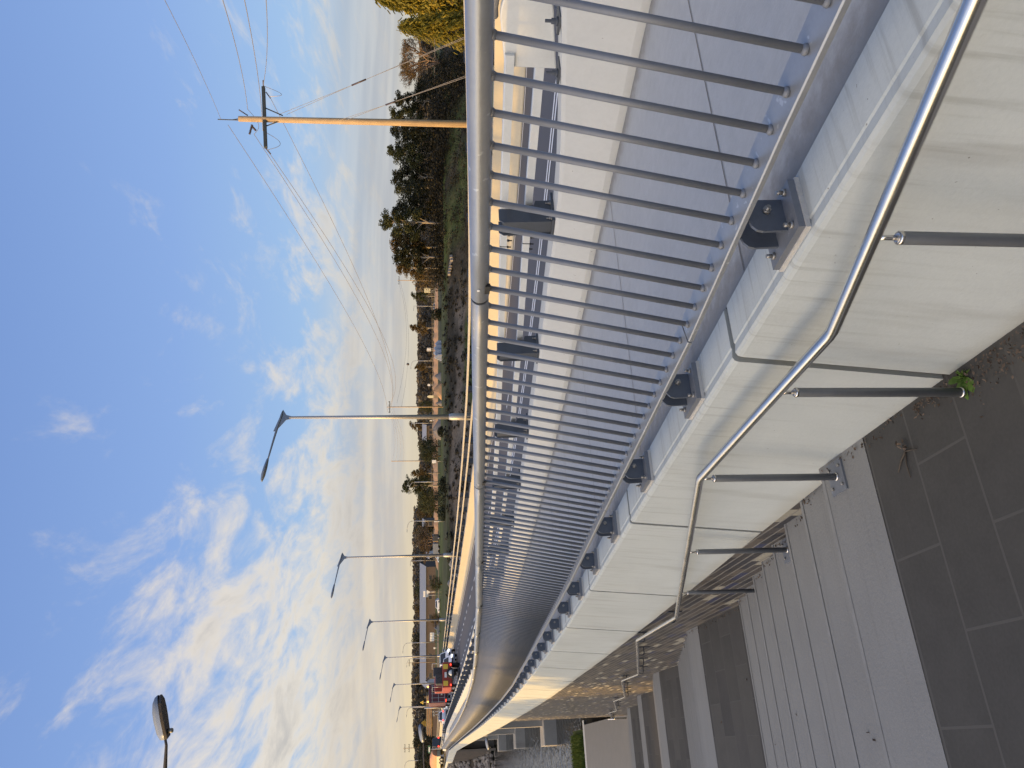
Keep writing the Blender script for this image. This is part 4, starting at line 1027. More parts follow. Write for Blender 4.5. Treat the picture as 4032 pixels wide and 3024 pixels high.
for i, (y, Vt, w_, kd, mk) in enumerate(row):
    d = 186+random.uniform(-7, 7)-(y > 850)*8; b, h = tpx(y, d, Vt)
    lb = {880: 'tallest dark gum tree of the row on the far bank', 1056: 'bronze tinted gum at the left end of the dark row', 1086: 'short golden weeping tree at the left end of the dark row', 345: 'lowest dark bushy tree at the right end of the row', 604: 'pointed gum a little left of the near timber pole', 402: 'ragged gum just right of the near timber pole', 462: 'gum standing behind the near timber pole'}.get(y, 'dark gum tree in the close row along the far bank')
    tree(kd, 10+i % 5, mk, b, h, w_*1.15, lb, 'gum_tree', 'tree', 'dark gum trees in a row along the far bank')
mid_trees = [(1166, 300, 1622, 5, 'gum', 'g_mid', 'thin gum over the road behind the cream sign'), (1290, 300, 1619, 6.5, 'gum', 'g_warm', 'spreading gum in the far field between two street lamps'), (1445, 320, 1634, 4.5, 'gum', 'g_warm', 'small gum behind the far lamp with the curved arm'), (1600, 330, 1640, 5, 'bushy', 'g_mid', 'low round tree behind the far pole with a crossarm'),
             (1675, 300, 1616, 5.5, 'gum', 'g_warm', 'open leaved gum by the pale roofed house'), (1758, 205, 1640, 4.6, 'bushy', 'g_mid', 'round olive tree right of the thin far pole'), (1795, 200, 1648, 4.2, 'bushy', 'g_mid', 'round olive tree just under the thin far pole'), (1862, 215, 1624, 4.0, 'gum', 'g_warm', 'bronze gum right of the tall pale gum'),
             (1912, 180, 1590, 6.2, 'gum', 'g_mid', 'tall pale gum tree rising above the far treeline'), (1955, 200, 1634, 4.6, 'bushy', 'g_mid', 'first of two hedge like green trees left of the tall gum'), (1990, 205, 1638, 4.6, 'bushy', 'g_mid', 'second of two hedge like green trees left of the tall gum'), (2012, 330, 1634, 8, 'bushy', 'g_warm', 'dark broad tree at the edge of the far wood'), (2078, 330, 1628, 8, 'bushy', 'g_dark', 'broad tree behind the slender lamp beyond the barrier'),
             (2520, 330, 1616, 7, 'bushy', 'g_dark', 'dark round tree rising above the long grey roof'), (2400, 340, 1628, 8, 'bushy', 'g_warm', 'bronze tree behind the long grey roof'), (2320, 345, 1626, 9, 'bushy', 'g_mid', 'olive tree behind the gable of the long grey roof'), (2440, 190, 1690, 3, 'bushy', 'g_warm', 'shrub in front of the long grey building'), (2300, 185, 1688, 3.4, 'bushy', 'g_mid', 'garden shrub near the blue and white signs'),
             (2916, 230, 1618, 7, 'bushy', 'g_dark', 'dark tree behind the path lamp arm'), (2950, 215, 1640, 6, 'bushy', 'g_dark', 'dark green tree at the bend of the road'), (2995, 200, 1632, 6.5, 'bushy', 'g_dark', 'dark green tree at the bottom edge of the frame'), (3040, 230, 1615, 7, 'gum', 'g_warm', 'tree partly outside the bottom edge of the frame'), (2925, 300, 1606, 5.5, 'bare', 'g_warm', 'pale bare tree beyond the two armed pole'), (2845, 205, 1655, 2.0, 'bushy', 'g_yellow', 'small bright yellow tree over the timber stacks')]
for i, (y, d, Vt, w_, kd, mk, lb) in enumerate(mid_trees):
    b, h = tpx(y, d, Vt); tree(kd, 20+i % 4, mk, b, h, w_, lb, 'bare_tree' if kd == 'bare' else 'tree', 'tree')
b, h = tpx(2130, 235, 1597); tree('bare', 4, 'g_warm', b, h, 11, 'bare brown tree behind the second street lamp', 'bare_tree', 'bare tree')
def bush(mb, c, r, n, l, sz=.8):
    for _ in range(n):
        d = Vector((random.gauss(0, 1), random.gauss(0, 1), abs(random.gauss(0, 1)))).normalized()*r*(random.random()**.35); d.z *= sz; leaf(mb, c+d, l)
mb = MB(); b = gnd(1238, 190); bush(mb, b, 1.75, 1500, .35, 1.6); tag(mb.build('round_bush', M['g_bush'], fix=False), 'round almost black bush beside a slender far street lamp', 'bush')
for y, d, r_, lb in ((1700, 170, 1.3, 'dark low bush in front of the grey spoil heap'), (1955, 150, 2.2, 'dark bush below the hedge like trees by the barrier'), (1905, 150, 1.6, 'dark bush at the foot of the tall pale gum'), (2020, 152, 1.7, 'dark bush above the barrier rails beside the lawn')):
    mb = MB(); b = gnd(y, d); bush(mb, b, r_, 900, .32, 1.0); tag(mb.build('bush', M['g_bush'], fix=False), lb, 'bush')
# distant wood all round the horizon (one mass)
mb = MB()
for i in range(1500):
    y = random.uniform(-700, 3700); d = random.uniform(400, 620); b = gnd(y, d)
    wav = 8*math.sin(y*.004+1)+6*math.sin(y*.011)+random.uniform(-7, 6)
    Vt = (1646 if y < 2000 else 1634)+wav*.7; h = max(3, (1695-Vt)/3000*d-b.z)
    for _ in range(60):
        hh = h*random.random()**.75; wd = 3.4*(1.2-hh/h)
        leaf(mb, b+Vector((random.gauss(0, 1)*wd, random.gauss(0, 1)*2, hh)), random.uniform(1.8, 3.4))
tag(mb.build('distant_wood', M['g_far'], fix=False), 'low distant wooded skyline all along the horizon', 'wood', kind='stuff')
# dark scrub on the far river bank, understorey under the gum row
mb = MB()
for i in range(1500):
    a = random.uniform(-150, -6); s = random.uniform(117, 137); p = PW(s, a+1.5, 0); z = terrain(p.x, p.y)
    if z < WZ: continue
    X = p.x/p.y
    r_ = random.uniform(.4, 1.2)*(1.5 if X > .17 else .55)
    for _ in range(20): 
        leaf(mb, Vector((p.x+random.gauss(0, r_*.6), p.y+random.gauss(0, r_*.6), z+abs(random.gauss(0, r_*.5)))), random.uniform(.25, .6))
for i in range(1100):
    y = random.uniform(230, 1110); b = gnd(y, random.uniform(170, 192)); r_ = random.uniform(1.2, 3.6)
    for _ in range(34): leaf(mb, b+Vector((random.gauss(0, r_*.6), random.gauss(0, r_*.6), abs(random.gauss(0, r_*.6)))), random.uniform(.3, .7))
tag(mb.build('bank_scrub', M['g_scrub'], fix=False), 'dark scrub and reeds covering the far river bank', 'scrub', kind='stuff')
# riprap
mb = MB()
def rock(c, r_):
    b_ = bmesh.new(); bmesh.ops.create_icosphere(b_, subdivisions=1, radius=r_)
    sc = Vector((random.uniform(.8, 1.4), random.uniform(.7, 1.1), random.uniform(.5, .9))); q = Matrix.Rotation(random.random()*6.28, 3, 'Z')
    base_ = len(mb.v)
    for v in b_.verts:
        p = v.co.copy(); p = Vector((p.x*sc.x, p.y*sc.y, p.z*sc.z))*random.uniform(.8, 1.15); mb.v.append(tuple(q @ p+c))
    for f in b_.faces: mb.f.append(tuple(base_+v.index for v in f.verts)); mb.uv.append(None); mb.smooth.append(False); mb.mi.append(0)
    b_.free()
for i in range(2600):
    s = random.uniform(112, 136); a = random.uniform(-34, 30) if i > 600 else random.uniform(-2, 8); p = PW(s, a+a0(s), 0); z = terrain(p.x, p.y)
    if z < WZ-.4 or (-10.5 < a < .2 and s > 118 and False): continue
    rock(Vector((p.x, p.y, z+.1)), random.uniform(.22, .62))
tag(mb.build('riprap_rocks', M['rock'], fix=False), 'tumbled grey riprap rocks along the far river bank', 'rocks', kind='stuff')
# trees added upstream on this bank, outside the frame, to keep the near end of the bridge in shade
shade = []
def shade_top(s, a): return rz(s-.067*a)+interp(s, [-40, 12, 15.5, 36, 60], [.45, .45, -.15, -.35, -.35])+.105*(a+.3)
for i in range(22):
    s = -32+i*2.9
    if 13.2 < s-3.1 < 21.6: continue
    a = 42+3*(i % 3); shade.append((s, a, shade_top(s, a)+.25+.25*(i % 2))); a = 52+3*(i % 2); shade.append((s+1.4, a, shade_top(s+1.4, a)+.35))
for i, (s, a, top) in enumerate(shade):
    p = PW(s, a, 0); z = terrain(p.x, p.y); tree('bushy', 30+i % 3, 'g_mid', Vector((p.x, p.y, z)), (top-z)/.97, 9.0, 'leafy tree added out of view upstream of the steps to shade the bridge from the low sun', 'added_shade_tree', 'tree', 'added shade trees upstream of the steps')
for s in (80, 87, 94, 101, 108, 115, 122, 130):  # unseen trees added to shade the far end of the bridge
    p = PW(s, 68, 0); z = terrain(p.x, p.y); tree('bushy', 31, 'g_mid', Vector((p.x, p.y, z)), 7.2-z, 10, 'leafy tree added out of view on the far bank to shade the far end of the bridge', 'added_shade_tree', 'tree', 'added shade trees on the far bank upstream')
# ================================================================== BUILDINGS, SIGNS, HEAPS IN THE FAR FIELD
X3, Y3 = Vector((1, 0, 0)), Vector((0, 1, 0))
def house(name, y0, y1, d, Ve, Vr, label, wallm, roofm, depth=9, gable='x', nwin=6, cat='house'):
    b0, b1 = gnd(y0, d), gnd(y1, d); xr, xl = b0.x, b1.x; z0 = min(b0.z, b1.z)-.4
    ze = (1695-Ve)/3000*d; zr = (1695-Vr)/3000*d; cx = (xl+xr)/2; w_ = xr-xl
    r = empty(name, (cx, d+depth/2, z0), 0, label, cat)
    mb = MB(); mb.box((cx, d+depth/2, (z0+ze)/2), (w_-.8, depth-.8, ze-z0))
    if zr-ze > .5:
        for sx in (xl+.42, xr-.42): mb.prism([(-depth/2+.5, 0), (depth/2-.5, 0), (0, zr-ze-.12)], Y3, up, X3, (sx, d+depth/2, ze), .04)
    mb.build('wall', wallm, r)
    mb = MB(); mb.prism([(-depth/2-.3, -.12), (0, zr-ze), (depth/2+.3, -.12), (depth/2+.3, .02), (0, zr-ze+.16), (-depth/2-.3, .02)], Y3, up, X3, (cx, d+depth/2, ze), w_)
    mb.build('roof', roofm, r)
    for i in range(nwin):
        x_ = xl+w_*(i+.6)/(nwin+.2); wf = MB(); ww = min(1.7, w_/nwin*.5); hh = min(1.2, (ze-z0)*.42)
        wf.box((x_, d+.38, z0+(ze-z0)*.58), (ww+.16, .06, hh+.16)); f_ = wf.build('window', M['fence'], r)
        wf = MB(); wf.box((x_, d+.35, z0+(ze-z0)*.58), (ww, .05, hh)); wf.build('pane', M['glass'], f_)
house('long_house', 2228, 2708, 300, 1677, 1654, 'long low brick building with a wide plain grey roof', M['brick'], M['roof'], 12, nwin=6, cat='building')
house('pale_roofed_house', 1672, 1735, 290, 1679, 1664, 'house with a pale grey roof half hidden by trees above the grey spoil heap', M['brick'], M['roof_pale'], 8, nwin=3)
house('blue_shed', 2046, 2078, 290, 1677, 1664, 'small bluish shed behind the orange earth bank', M['brick'], M['roof'], 7, nwin=1, cat='shed')
house('white_cottage', 2178, 2200, 250, 1690, 1678, 'small white cottage beside the gable of the long building', M['white_wall'], M['roof_pale'], 6, nwin=2)
house('white_shed', 2690, 2712, 230, 1690, 1676, 'small white shed at the end of the long grey roof', M['white_wall'], M['roof_pale'], 5, nwin=1, cat='shed')
def board(y0, y1, d, V0, V1, label, m_, posts=2, name='sign_board', cat='sign', mark=None, lean=0):
    b = gnd((y0+y1)/2, d); x0, x1 = ((3024-y1-1512)/3014*d), ((3024-y0-1512)/3014*d); z1, z0 = (1695-V0)/3000*d, (1695-V1)/3000*d
    r = empty(name, b, 0, label, cat); w_ = x1-x0
    mb = MB(); mb.box(((x0+x1)/2, d, (z0+z1)/2), (w_, .08, z1-z0)); p_ = mb.build('panel', m_, r, bevel=.03)
    for i in range(posts):
        x_ = x0+w_*(i+.5)/posts; mb = MB(); mb.tube([(x_, d+.07, b.z-.4), (x_, d+.07, z1-.1)], .06, 6); mb.build('leg', M['lamp_pole'], r)
        if mark == 'ribs':
            mb = MB(); mb.box((x_, d-.05, (z0+z1)/2), (.09, .03, (z1-z0)*.85)); mb.build('panel_rib', M['fence'], p_)
    return r, p_, (x0, x1, z0, z1)
board(1134, 1153, 262, 1671, 1694, 'bright cream sign board on three legs catching the low sun', M['sign_yel'], 3, mark='ribs')
board(1370, 1383, 255, 1681, 1697, 'white two panel sign board beside the leaning sheets', M['sign_white'], 2, mark='ribs')
board(1512, 1520, 250, 1684, 1694, 'small white board above the orange spoil heap', M['sign_white'], 1)
board(1654, 1658, 245, 1692, 1701, 'small white notice right of the slender lamp', M['sign_white'], 1)
board(2490, 2524, 205, 1693, 1709, 'wide white sign board on three legs in front of the long building', M['sign_white'], 3, mark='ribs')
board(2548, 2555, 215, 1707, 1714, 'small square white sign left of the wide board', M['sign_white'], 1)
board(2324, 2350, 190, 1676, 1687, 'pair of blue grey direction signs with pale panels', M['sign_blue'], 2)
board(2325, 2349, 190.2, 1667, 1675, 'pale panel above the blue grey direction signs', M['sign_white'], 2)
board(1811, 1824, 172, 1701, 1717, 'pale board under the thin far pole', M['sign_white'], 1)
board(2052, 2055, 160, 1709, 1730, 'white post like marker in the lawn beyond the barrier', M['sign_white'], 1)
r_, p_, (x0, x1, z0, z1) = board(2796, 2820, 165, 1703, 1712, 'black chevron board with four white arrows at the road bend', M['black'], 2, mark=None)
mb = MB(); dd = (x1-x0)/4.6; hh = (z1-z0)*.40
for i in range(4):
    cx = x0+(x1-x0)*(i+.5)/4
    mb.prism([(-dd*.35, 0), (dd*.1, hh), (dd*.38, hh), (-dd*.05, 0), (dd*.38, -hh), (dd*.1, -hh)], X3, up, Y3, (cx, 164.94, (z0+z1)/2), .02)
mb.build('chevrons', M['paint'], p_)
r_, p_, (x0, x1, z0, z1) = board(2934, 2964, 128, 1686, 1695, 'green direction sign with a white panel beside the orange load', M['sign_green'], 1)
mb = MB(); mb.box(((x0+x1)/2-.0, 127.94, (z0+z1)/2), ((x1-x0)*.62, .02, (z1-z0)*.5)); mb.build('sign_panel', M['paint'], p_)
b = gnd(2763, 170); z = (1695-1662)/3000*170; r = empty('warning_sign', b, 0, 'yellow triangular warning sign on a pole above the maroon truck', 'sign')
mb = MB(); mb.tube([b, (b.x, b.y, z)], .05, 6); mb.build('leg', M['lamp_pole'], r); mb = MB(); mb.prism([(-.4, -.3), (.4, -.3), (0, .45)], X3, up, Y3, (b.x, b.y-.08, z), .04); f_ = mb.build('panel', M['sign_amber'], r)
mb = MB(); mb.box((b.x, b.y-.11, z-.02), (.07, .02, .3)); mb.build('sign_mark', M['black'], f_)
b = gnd(2326, 188); z = (1695-1687)/3000*188; r = empty('give_way_sign', gnd(2330, 188), 0, 'white triangular give way sign below the direction signs', 'sign')
mb = MB(); mb.tube([gnd(2330, 188), (gnd(2330, 188).x, 188, z)], .05, 6); mb.build('leg', M['lamp_pole'], r); mb = MB(); mb.prism([(-.55, .4), (.55, .4), (0, -.5)], X3, up, Y3, (gnd(2330, 188).x, 187.9, z), .04); mb.build('panel', M['sign_white'], r)
b = gnd(1562, 235); r = empty('hut_sign', b, 0, 'cream house shaped board lit by the sun beside the nearest lamp post', 'sign')
mb = MB(); q = 235/3000; mb.prism([(-5*q, -19*q), (5*q, -19*q), (5*q, 0), (0, 7*q), (-5*q, 0)], X3, up, Y3, (b.x, b.y, (1695-1688)*q), .5); mb.build('panel', M['sign_yel'], r); mb = MB(); mb.box((b.x, b.y, (b.z+(1695-1705)*q)/2-.1), (.9, .3, max(.3, (1695-1705)*q-b.z+.3))); mb.build('leg', M['fence'], r)
# yard fence: posts and two rails
f0, f1 = gnd(1118, 268), gnd(1985, 268); fence = empty('yard_fence', gnd(1550, 268), 0, 'long open timber yard fence of posts and rails across the far field', 'fence')
nf = 44
for i in range(nf+1):
    p = f0.lerp(f1, i/nf); z = terrain(p.x, p.y); mb = MB(); mb.box((p.x, p.y, z+.75), (.16, .16, 1.9)); mb.build('post', M['fence'], fence)
for h_ in (.6, 1.55):
    mb = MB(); mb.tube([(p.x, p.y-.12, terrain(p.x, p.y)+h_) for p in [f0.lerp(f1, t/20) for t in range(21)]], .07, 5); mb.build('rail', M['fence'], fence)
mb = MB()
def ridge(y0, y1, d, h, wd, n=60, jag=.25):
    rows = []
    for i in range(n+1):
        b = gnd(y0+(y1-y0)*i/n, d); e = math.sin(math.pi*min(1, max(0, i/n)))**.3
        hh = h*e*(1+jag*math.sin(i*1.7+y0)*.5+jag*random.uniform(-.4, .4)); rows.append([mb.vert((b.x, b.y-wd, terrain(b.x, b.y-wd)-.1)), mb.vert((b.x, b.y-wd*.4, b.z+hh*.75)), mb.vert((b.x, b.y, b.z+hh)), mb.vert((b.x, b.y+wd, b.z-.1))])
    for i in range(n):
        for j in range(3): mb.face((rows[i][j], rows[i+1][j], rows[i+1][j+1], rows[i][j+1]), smooth=True)
ridge(1100, 2240, 248, 1.5, 5, 110, .2); tag(mb.build('earth_bank', M['soil'], fix=False), 'long low bank of bare orange earth across the far field', 'bank', kind='structure')
def heap(y0, y1, V0, d, label, m_, name='spoil_heap'):
    b = gnd((y0+y1)/2, d); w_ = (y1-y0)/3000*d; h_ = (1695-V0)/3000*d-b.z; mb = MB(); n = 22; rows = []
    for j in range(7):
        t = j/6; rows.append([mb.vert((b.x+math.cos(an)*w_*.5*(1-t)**.8*(1+.22*math.sin(an*3+y0+t*3)), b.y+math.sin(an)*w_*.3*(1-t)**.8, b.z-.3+(h_+.3)*(t**.8)*(1+.07*math.sin(an*5+j)))) for an in [2*math.pi*i/n for i in range(n)]])
    for j in range(6):
        for i in range(n): mb.face((rows[j][i], rows[j][(i+1) % n], rows[j+1][(i+1) % n], rows[j+1][i]), smooth=True)
    mb.face(rows[6]); tag(mb.build(name, m_), label, 'heap')
heap(1500, 1572, 1708, 190, 'orange spoil heap lit by the sun right of the nearest lamp post', M['soil'])
heap(1648, 1738, 1704, 200, 'long grey spoil heap left of the nearest lamp post', M['dirt'])
heap(1575, 1600, 1716, 188, 'small grey spoil heap at the foot of the nearest lamp post', M['dirt'])
heap(1462, 1500, 1712, 192, 'grey spoil heap between the sheets and the orange heap', M['dirt'])
sh = empty('sheet_stack', gnd(1380, 190), 0, 'stack of blue grey sheets leaning in a heap on the grass', 'stack')
for i, (y, V0, w_, tl) in enumerate(((1356, 1713, 30, .5), (1374, 1708, 34, .55), (1392, 1706, 32, .45), (1408, 1710, 26, .6))):
    b = gnd(y, 190-i*.9); h_ = (1695-V0)/3000*190-b.z; q = w_*190/3000
    mb = MB(); mb.prism([(-q*.55, -.1), (q*.5, -.1), (q*.5, h_*.55), (q*.1, h_), (-q*.15, h_*.85)], X3, up, Y3, b, .9); mb.build('sheet', M['tarp'], sh, bevel=.08)
for i, dx_ in enumerate((-.6, -.1, .45)):
    b = gnd(1412, 178); mb = MB(); mb.tube([b+Vector((dx_*1.8, -2.2, -.1)), b+Vector((dx_*.3, 1.2, 1.5))], .05, 5); mb.build('prop', M['fence'], sh)
tm = empty('timber_stack', gnd(2805, 200), 0, 'long stack of pale sawn timber in layers beyond the road bend', 'stack')
for k in range(6):
    z = (1695-1698+k*3.6)/3000*200; mb = MB(); x1, x0 = gnd(2728, 200).x, gnd(2892, 200).x
    mb.box(((x0+x1)/2+.3*(k % 2), 200, z), (x1-x0-.6*k*.3, 2.4, .17)); mb.build('layer', M['fence'] if k % 2 else M['soil'], tm)
mb = MB(); x1, x0 = gnd(2728, 200).x, gnd(2892, 200).x; mb.box(((x0+x1)/2, 200.2, -1.6), (x1-x0, 2.0, 2.2)); mb.build('base_stack', M['brick'], tm)
for i in range(7):
    y = 1012+i*11; p = hit(1786-i*1.0, y); mb = MB(); mb.box((0, 0, .22), (.62, .8, .55)); o = mb.build('stone_block', M['rock'], bevel=.05); o.location = p; o.rotation_euler = (0, 0, .4)
    tag(o, 'pale stone block in the short row stepping down the far bank', 'block', 'row of stone blocks on the far bank')

# ================================================================== VEHICLES (local frame: x forward, y left, z up)
def loft(mb, secs, mi=0, smooth=True):
    rows = [[mb.vert(p) for p in s] for s in secs]; n = len(rows[0])
    for i in range(len(rows)-1):
        for j in range(n): mb.face((rows[i][j], rows[i][(j+1) % n], rows[i+1][(j+1) % n], rows[i+1][j]), smooth=False, mi=mi)
    mb.face(rows[0]); mb.face(rows[-1])
def car(loc, rz_, sc, label, paint, kind='hatch', lit_front=False, lit_rear=False, name='car', cat='car'):
    r = empty(name, (0, 0, 0), 0, label, cat)
    tall = {'hatch': 1.48, 'suv': 1.75, 'ute': 1.78, 'van': 2.0}[kind]; Lh = 2.1 if kind == 'hatch' else 2.4; W = .88
    belt = .92 if kind == 'hatch' else 1.08
    mb = MB()
    def ring(x_, w_, z0, z1): return [(x_, -w_, z0), (x_, -w_*1.0, z1-.12), (x_, -w_*.9, z1), (x_, w_*.9, z1), (x_, w_, z1-.12), (x_, w_, z0)]
    loft(mb, [ring(-Lh, W*.86, .42, belt-.10), ring(-Lh+.12, W*.97, .30, belt+.02), ring(-Lh+.9, W, .26, belt+.04), ring(.5, W, .26, belt+.02), ring(.95, W, .26, belt), ring(Lh-.45, W*.97, .28, belt-.14), ring(Lh-.1, W*.9, .32, belt-.24), ring(Lh, W*.8, .42, belt-.34)])
    mb.build('body', paint, r, bevel=.04)
    x_r, x_f = (-Lh+.08 if kind != 'ute' else -.75), .95
    def cab(x_, w_, z_): return [(x_, -w_, z_), (x_, w_, z_)]
    mb = MB(); zb, zt = belt-.02, tall; tw_, bw_ = .64, .80; rr, rf = x_r+.45 if kind != 'van' else x_r+.08, x_f-.62
    b8 = [(x_r, -bw_, zb), (x_r, bw_, zb), (x_f, bw_, zb), (x_f, -bw_, zb), (rr, -tw_, zt), (rr, tw_, zt), (rf, tw_, zt), (rf, -tw_, zt)]
    i = [mb.vert(p) for p in b8]
    for q in ((0, 1, 5, 4), (1, 2, 6, 5), (2, 3, 7, 6), (3, 0, 4, 7), (4, 5, 6, 7)): mb.face([i[k] for k in q])
    mb.build('cabin', paint, r, bevel=.05)
    def pane(nm, idx, sh=.86, off=.015):
        P4 = [Vector(b8[k]) for k in idx]; c = sum(P4, Vector())/4; nn = (P4[1]-P4[0]).cross(P4[2]-P4[0]).normalized()
        if nn.dot(c-Vector(((x_r+x_f)/2, 0, (zb+zt)/2))) < 0: nn = -nn
        mb = MB(); A = [c+(p-c)*sh+nn*off for p in P4]; B = [c+(p-c)*sh-nn*.02 for p in P4]; ii = [mb.vert(p) for p in A+B]
        mb.face(ii[:4]); 
        for k in range(4): mb.face((ii[k], ii[(k+1) % 4], ii[4+(k+1) % 4], ii[4+k]))
        mb.build(nm, M['glass'], r)
    pane('windscreen', (2, 3, 7, 6)); pane('rear_window', (0, 1, 5, 4), .8); pane('side_window', (1, 2, 6, 5), .84); pane('side_window', (3, 0, 4, 7), .84)
    for sx in (-Lh*.62, Lh*.60):
        for sy in (-1, 1):
            mb = MB(); mb.lathe([(.20, -.10), (.33, -.10), (.335, -.03), (.335, .06), (.30, .10), (.20, .10)], (sx, sy*(W-.10), .335), 18, Vector((0, sy, 0))); wv = mb.build('wheel', M['rubber'], r)
            mb = MB(); mb.lathe([(.04, .09), (.19, .10), (.21, .105), (.19, .112), (.05, .118)], (sx, sy*(W-.10), .335), 14, Vector((0, sy, 0))); mb.build('rim', M['lamp_grey'], wv)
    for sy in (-1, 1):
        mb = MB(); mb.box((Lh-.10, sy*.60, belt-.33), (.18, .34, .15)); mb.build('headlight', M['headlight'] if lit_front else M['sign_white'], r, bevel=.03)
        mb = MB(); mb.box((-Lh+.06, sy*.68, belt-.12), (.14, .22, .24)); mb.build('taillight', M['taillight'] if lit_rear else M['truck_red'], r, bevel=.02)
        mb = MB(); mb.box((.62, sy*.95, belt+.10), (.12, .18, .14)); mb.build('mirror', paint, r, bevel=.03)
    mb = MB(); mb.box((Lh-.02, 0, belt-.42), (.1, .9, .22)); mb.build('grille', M['black'], r, bevel=.02)
    mb = MB(); mb.box((Lh-.05, 0, .40), (.16, 1.4, .16)); mb.build('bumper', M['car_dark'] if kind != 'hatch' else paint, r, bevel=.04)
    r.location = loc; r.rotation_euler = (0, 0, rz_); r.scale = (sc, sc, sc); return r
RD = math.atan2(T.y, T.x)
def onroad(s, a): return P(s, a, cz(s)+.005)
def rdir(s): v = P(s+1, 0, 0)-P(s-1, 0, 0); return math.atan2(v.y, v.x)
car(onroad(73.2, -6.7), rdir(73)+math.pi+.06, .84, 'pale blue white hatchback facing us with its black grille on the bridge road', M['car_white'], 'hatch', True)
car(onroad(79.5, -7.9), rdir(79)+math.pi+.06, .86, 'white upright van following the pale hatchback with both headlights on', M['car_white'], 'suv', True, name='van', cat='van')
car(onroad(101.0, -5.4), rdir(101)+math.pi, .84, 'pale blue sedan behind the maroon truck with its lights on', M['car_blue'], 'hatch', True)
car(onroad(116.0, -4.9), rdir(116), .86, 'white hatchback seen from behind with red tail lights lit', M['car_white'], 'hatch', False, True)
car(onroad(152.0, -4.6), rdir(152), 1.05, 'dark van seen from behind with two red tail lights near the road bend', M['car_dark'], 'van', False, True, name='van', cat='van')
def fieldcar(y, d, rz_, label, paint, kind, sc=.86): b = gnd(y, d); return car(b, rz_, sc, label, paint, kind)
fieldcar(2188, 208, math.pi, 'pale blue hatchback parked side on in the grass by the second lamp', M['car_blue'], 'hatch', .80)
fieldcar(2384, 200, math.pi, 'white car parked behind the third street lamp', M['car_white'], 'hatch', .84)
fieldcar(2468, 200, math.pi+.2, 'dark grey car parked before the long building', M['car_grey'], 'suv', .86)
fieldcar(1202, 255, 0, 'pale blue car half behind a slender far lamp', M['car_blue'], 'hatch', .84)
def truckwheel(r, x_, y_, z_, rad, w_, hubm):
    mb = MB(); sy = 1 if y_ > 0 else -1
    mb.lathe([(rad*.6, -w_/2), (rad, -w_/2+.02), (rad, w_/2-.02), (rad*.6, w_/2)], (x_, y_, z_), 20, Vector((0, sy, 0))); wv = mb.build('wheel', M['rubber'], r)
    mb = MB(); mb.lathe([(.05, w_/2-.04), (rad*.55, w_/2-.02), (rad*.58, w_/2+.005), (rad*.3, w_/2+.03)], (x_, y_, z_), 14, Vector((0, sy, 0))); mb.build('rim', hubm, wv)
# red service truck, seen from behind
r = empty('service_truck', (0, 0, 0), 0, 'red service truck seen from behind, yellow marker plates and a spare wheel on its tail', 'truck')
mb = MB(); mb.box((0, 0, 1.25), (5.2, 2.4, .95)); mb.build('tray_body', M['truck_red'], r, bevel=.05)
mb = MB(); mb.box((0, 0, .72), (6.4, .9, .22)); mb.build('chassis', M['car_dark'], r)
mb = MB(); mb.box((3.7, 0, 1.55), (1.7, 2.3, 1.9)); mb.build('cab', M['truck_red'], r, bevel=.12)
for sy in (-1, 1):
    mb = MB(); mb.box((-2.63, sy*.78, 1.42), (.04, .46, .46)); mb.build('marker_plate', M['sign_amber'], r, bevel=.01)
    mb = MB(); mb.box((-2.64, sy*.95, .92), (.05, .16, .12)); mb.build('taillight', M['taillight'], r, bevel=.01)
    mb = MB(); mb.tube([(-2.5, sy*1.1, 1.7), (-2.5, sy*1.1, 2.75), (2.4, sy*1.1, 2.75), (2.4, sy*1.1, 1.7)], .035, 6); mb.build('load_rail', M['lamp_pole'], r)
    for x_ in (-1.9, -.8, 3.6): truckwheel(r, x_, sy*1.02, .5, .5, .32, M['lamp_grey'])
mb = MB(); mb.lathe([(.28, -.1), (.46, -.1), (.48, .02), (.46, .12), (.28, .12)], (-2.70, -.15, .86), 20, Vector((-1, 0, 0))); q_ = mb.build('spare_wheel', M['rubber'], r)
mb = MB(); mb.lathe([(.06, .05), (.26, .10), (.28, .13), (.1, .16)], (-2.70, -.15, .86), 16, Vector((-1, 0, 0))); mb.build('rim', M['sign_white'], q_)
mb = MB(); mb.box((-2.64, 0, 1.42), (.04, .5, .22)); mb.build('number_board', M['sign_white'], r)
for x_, y_, h_ in ((-1.4, .3, .7), (-.2, -.5, .9), (1.1, .2, .6)): mb = MB(); mb.box((x_, y_, 1.72+h_/2), (.9, .9, h_)); mb.build('load_box', M['car_dark'], r, bevel=.06)
r.location = onroad(67.7, -5.1); r.rotation_euler = (0, 0, rdir(67)); r.scale = (.84,)*3
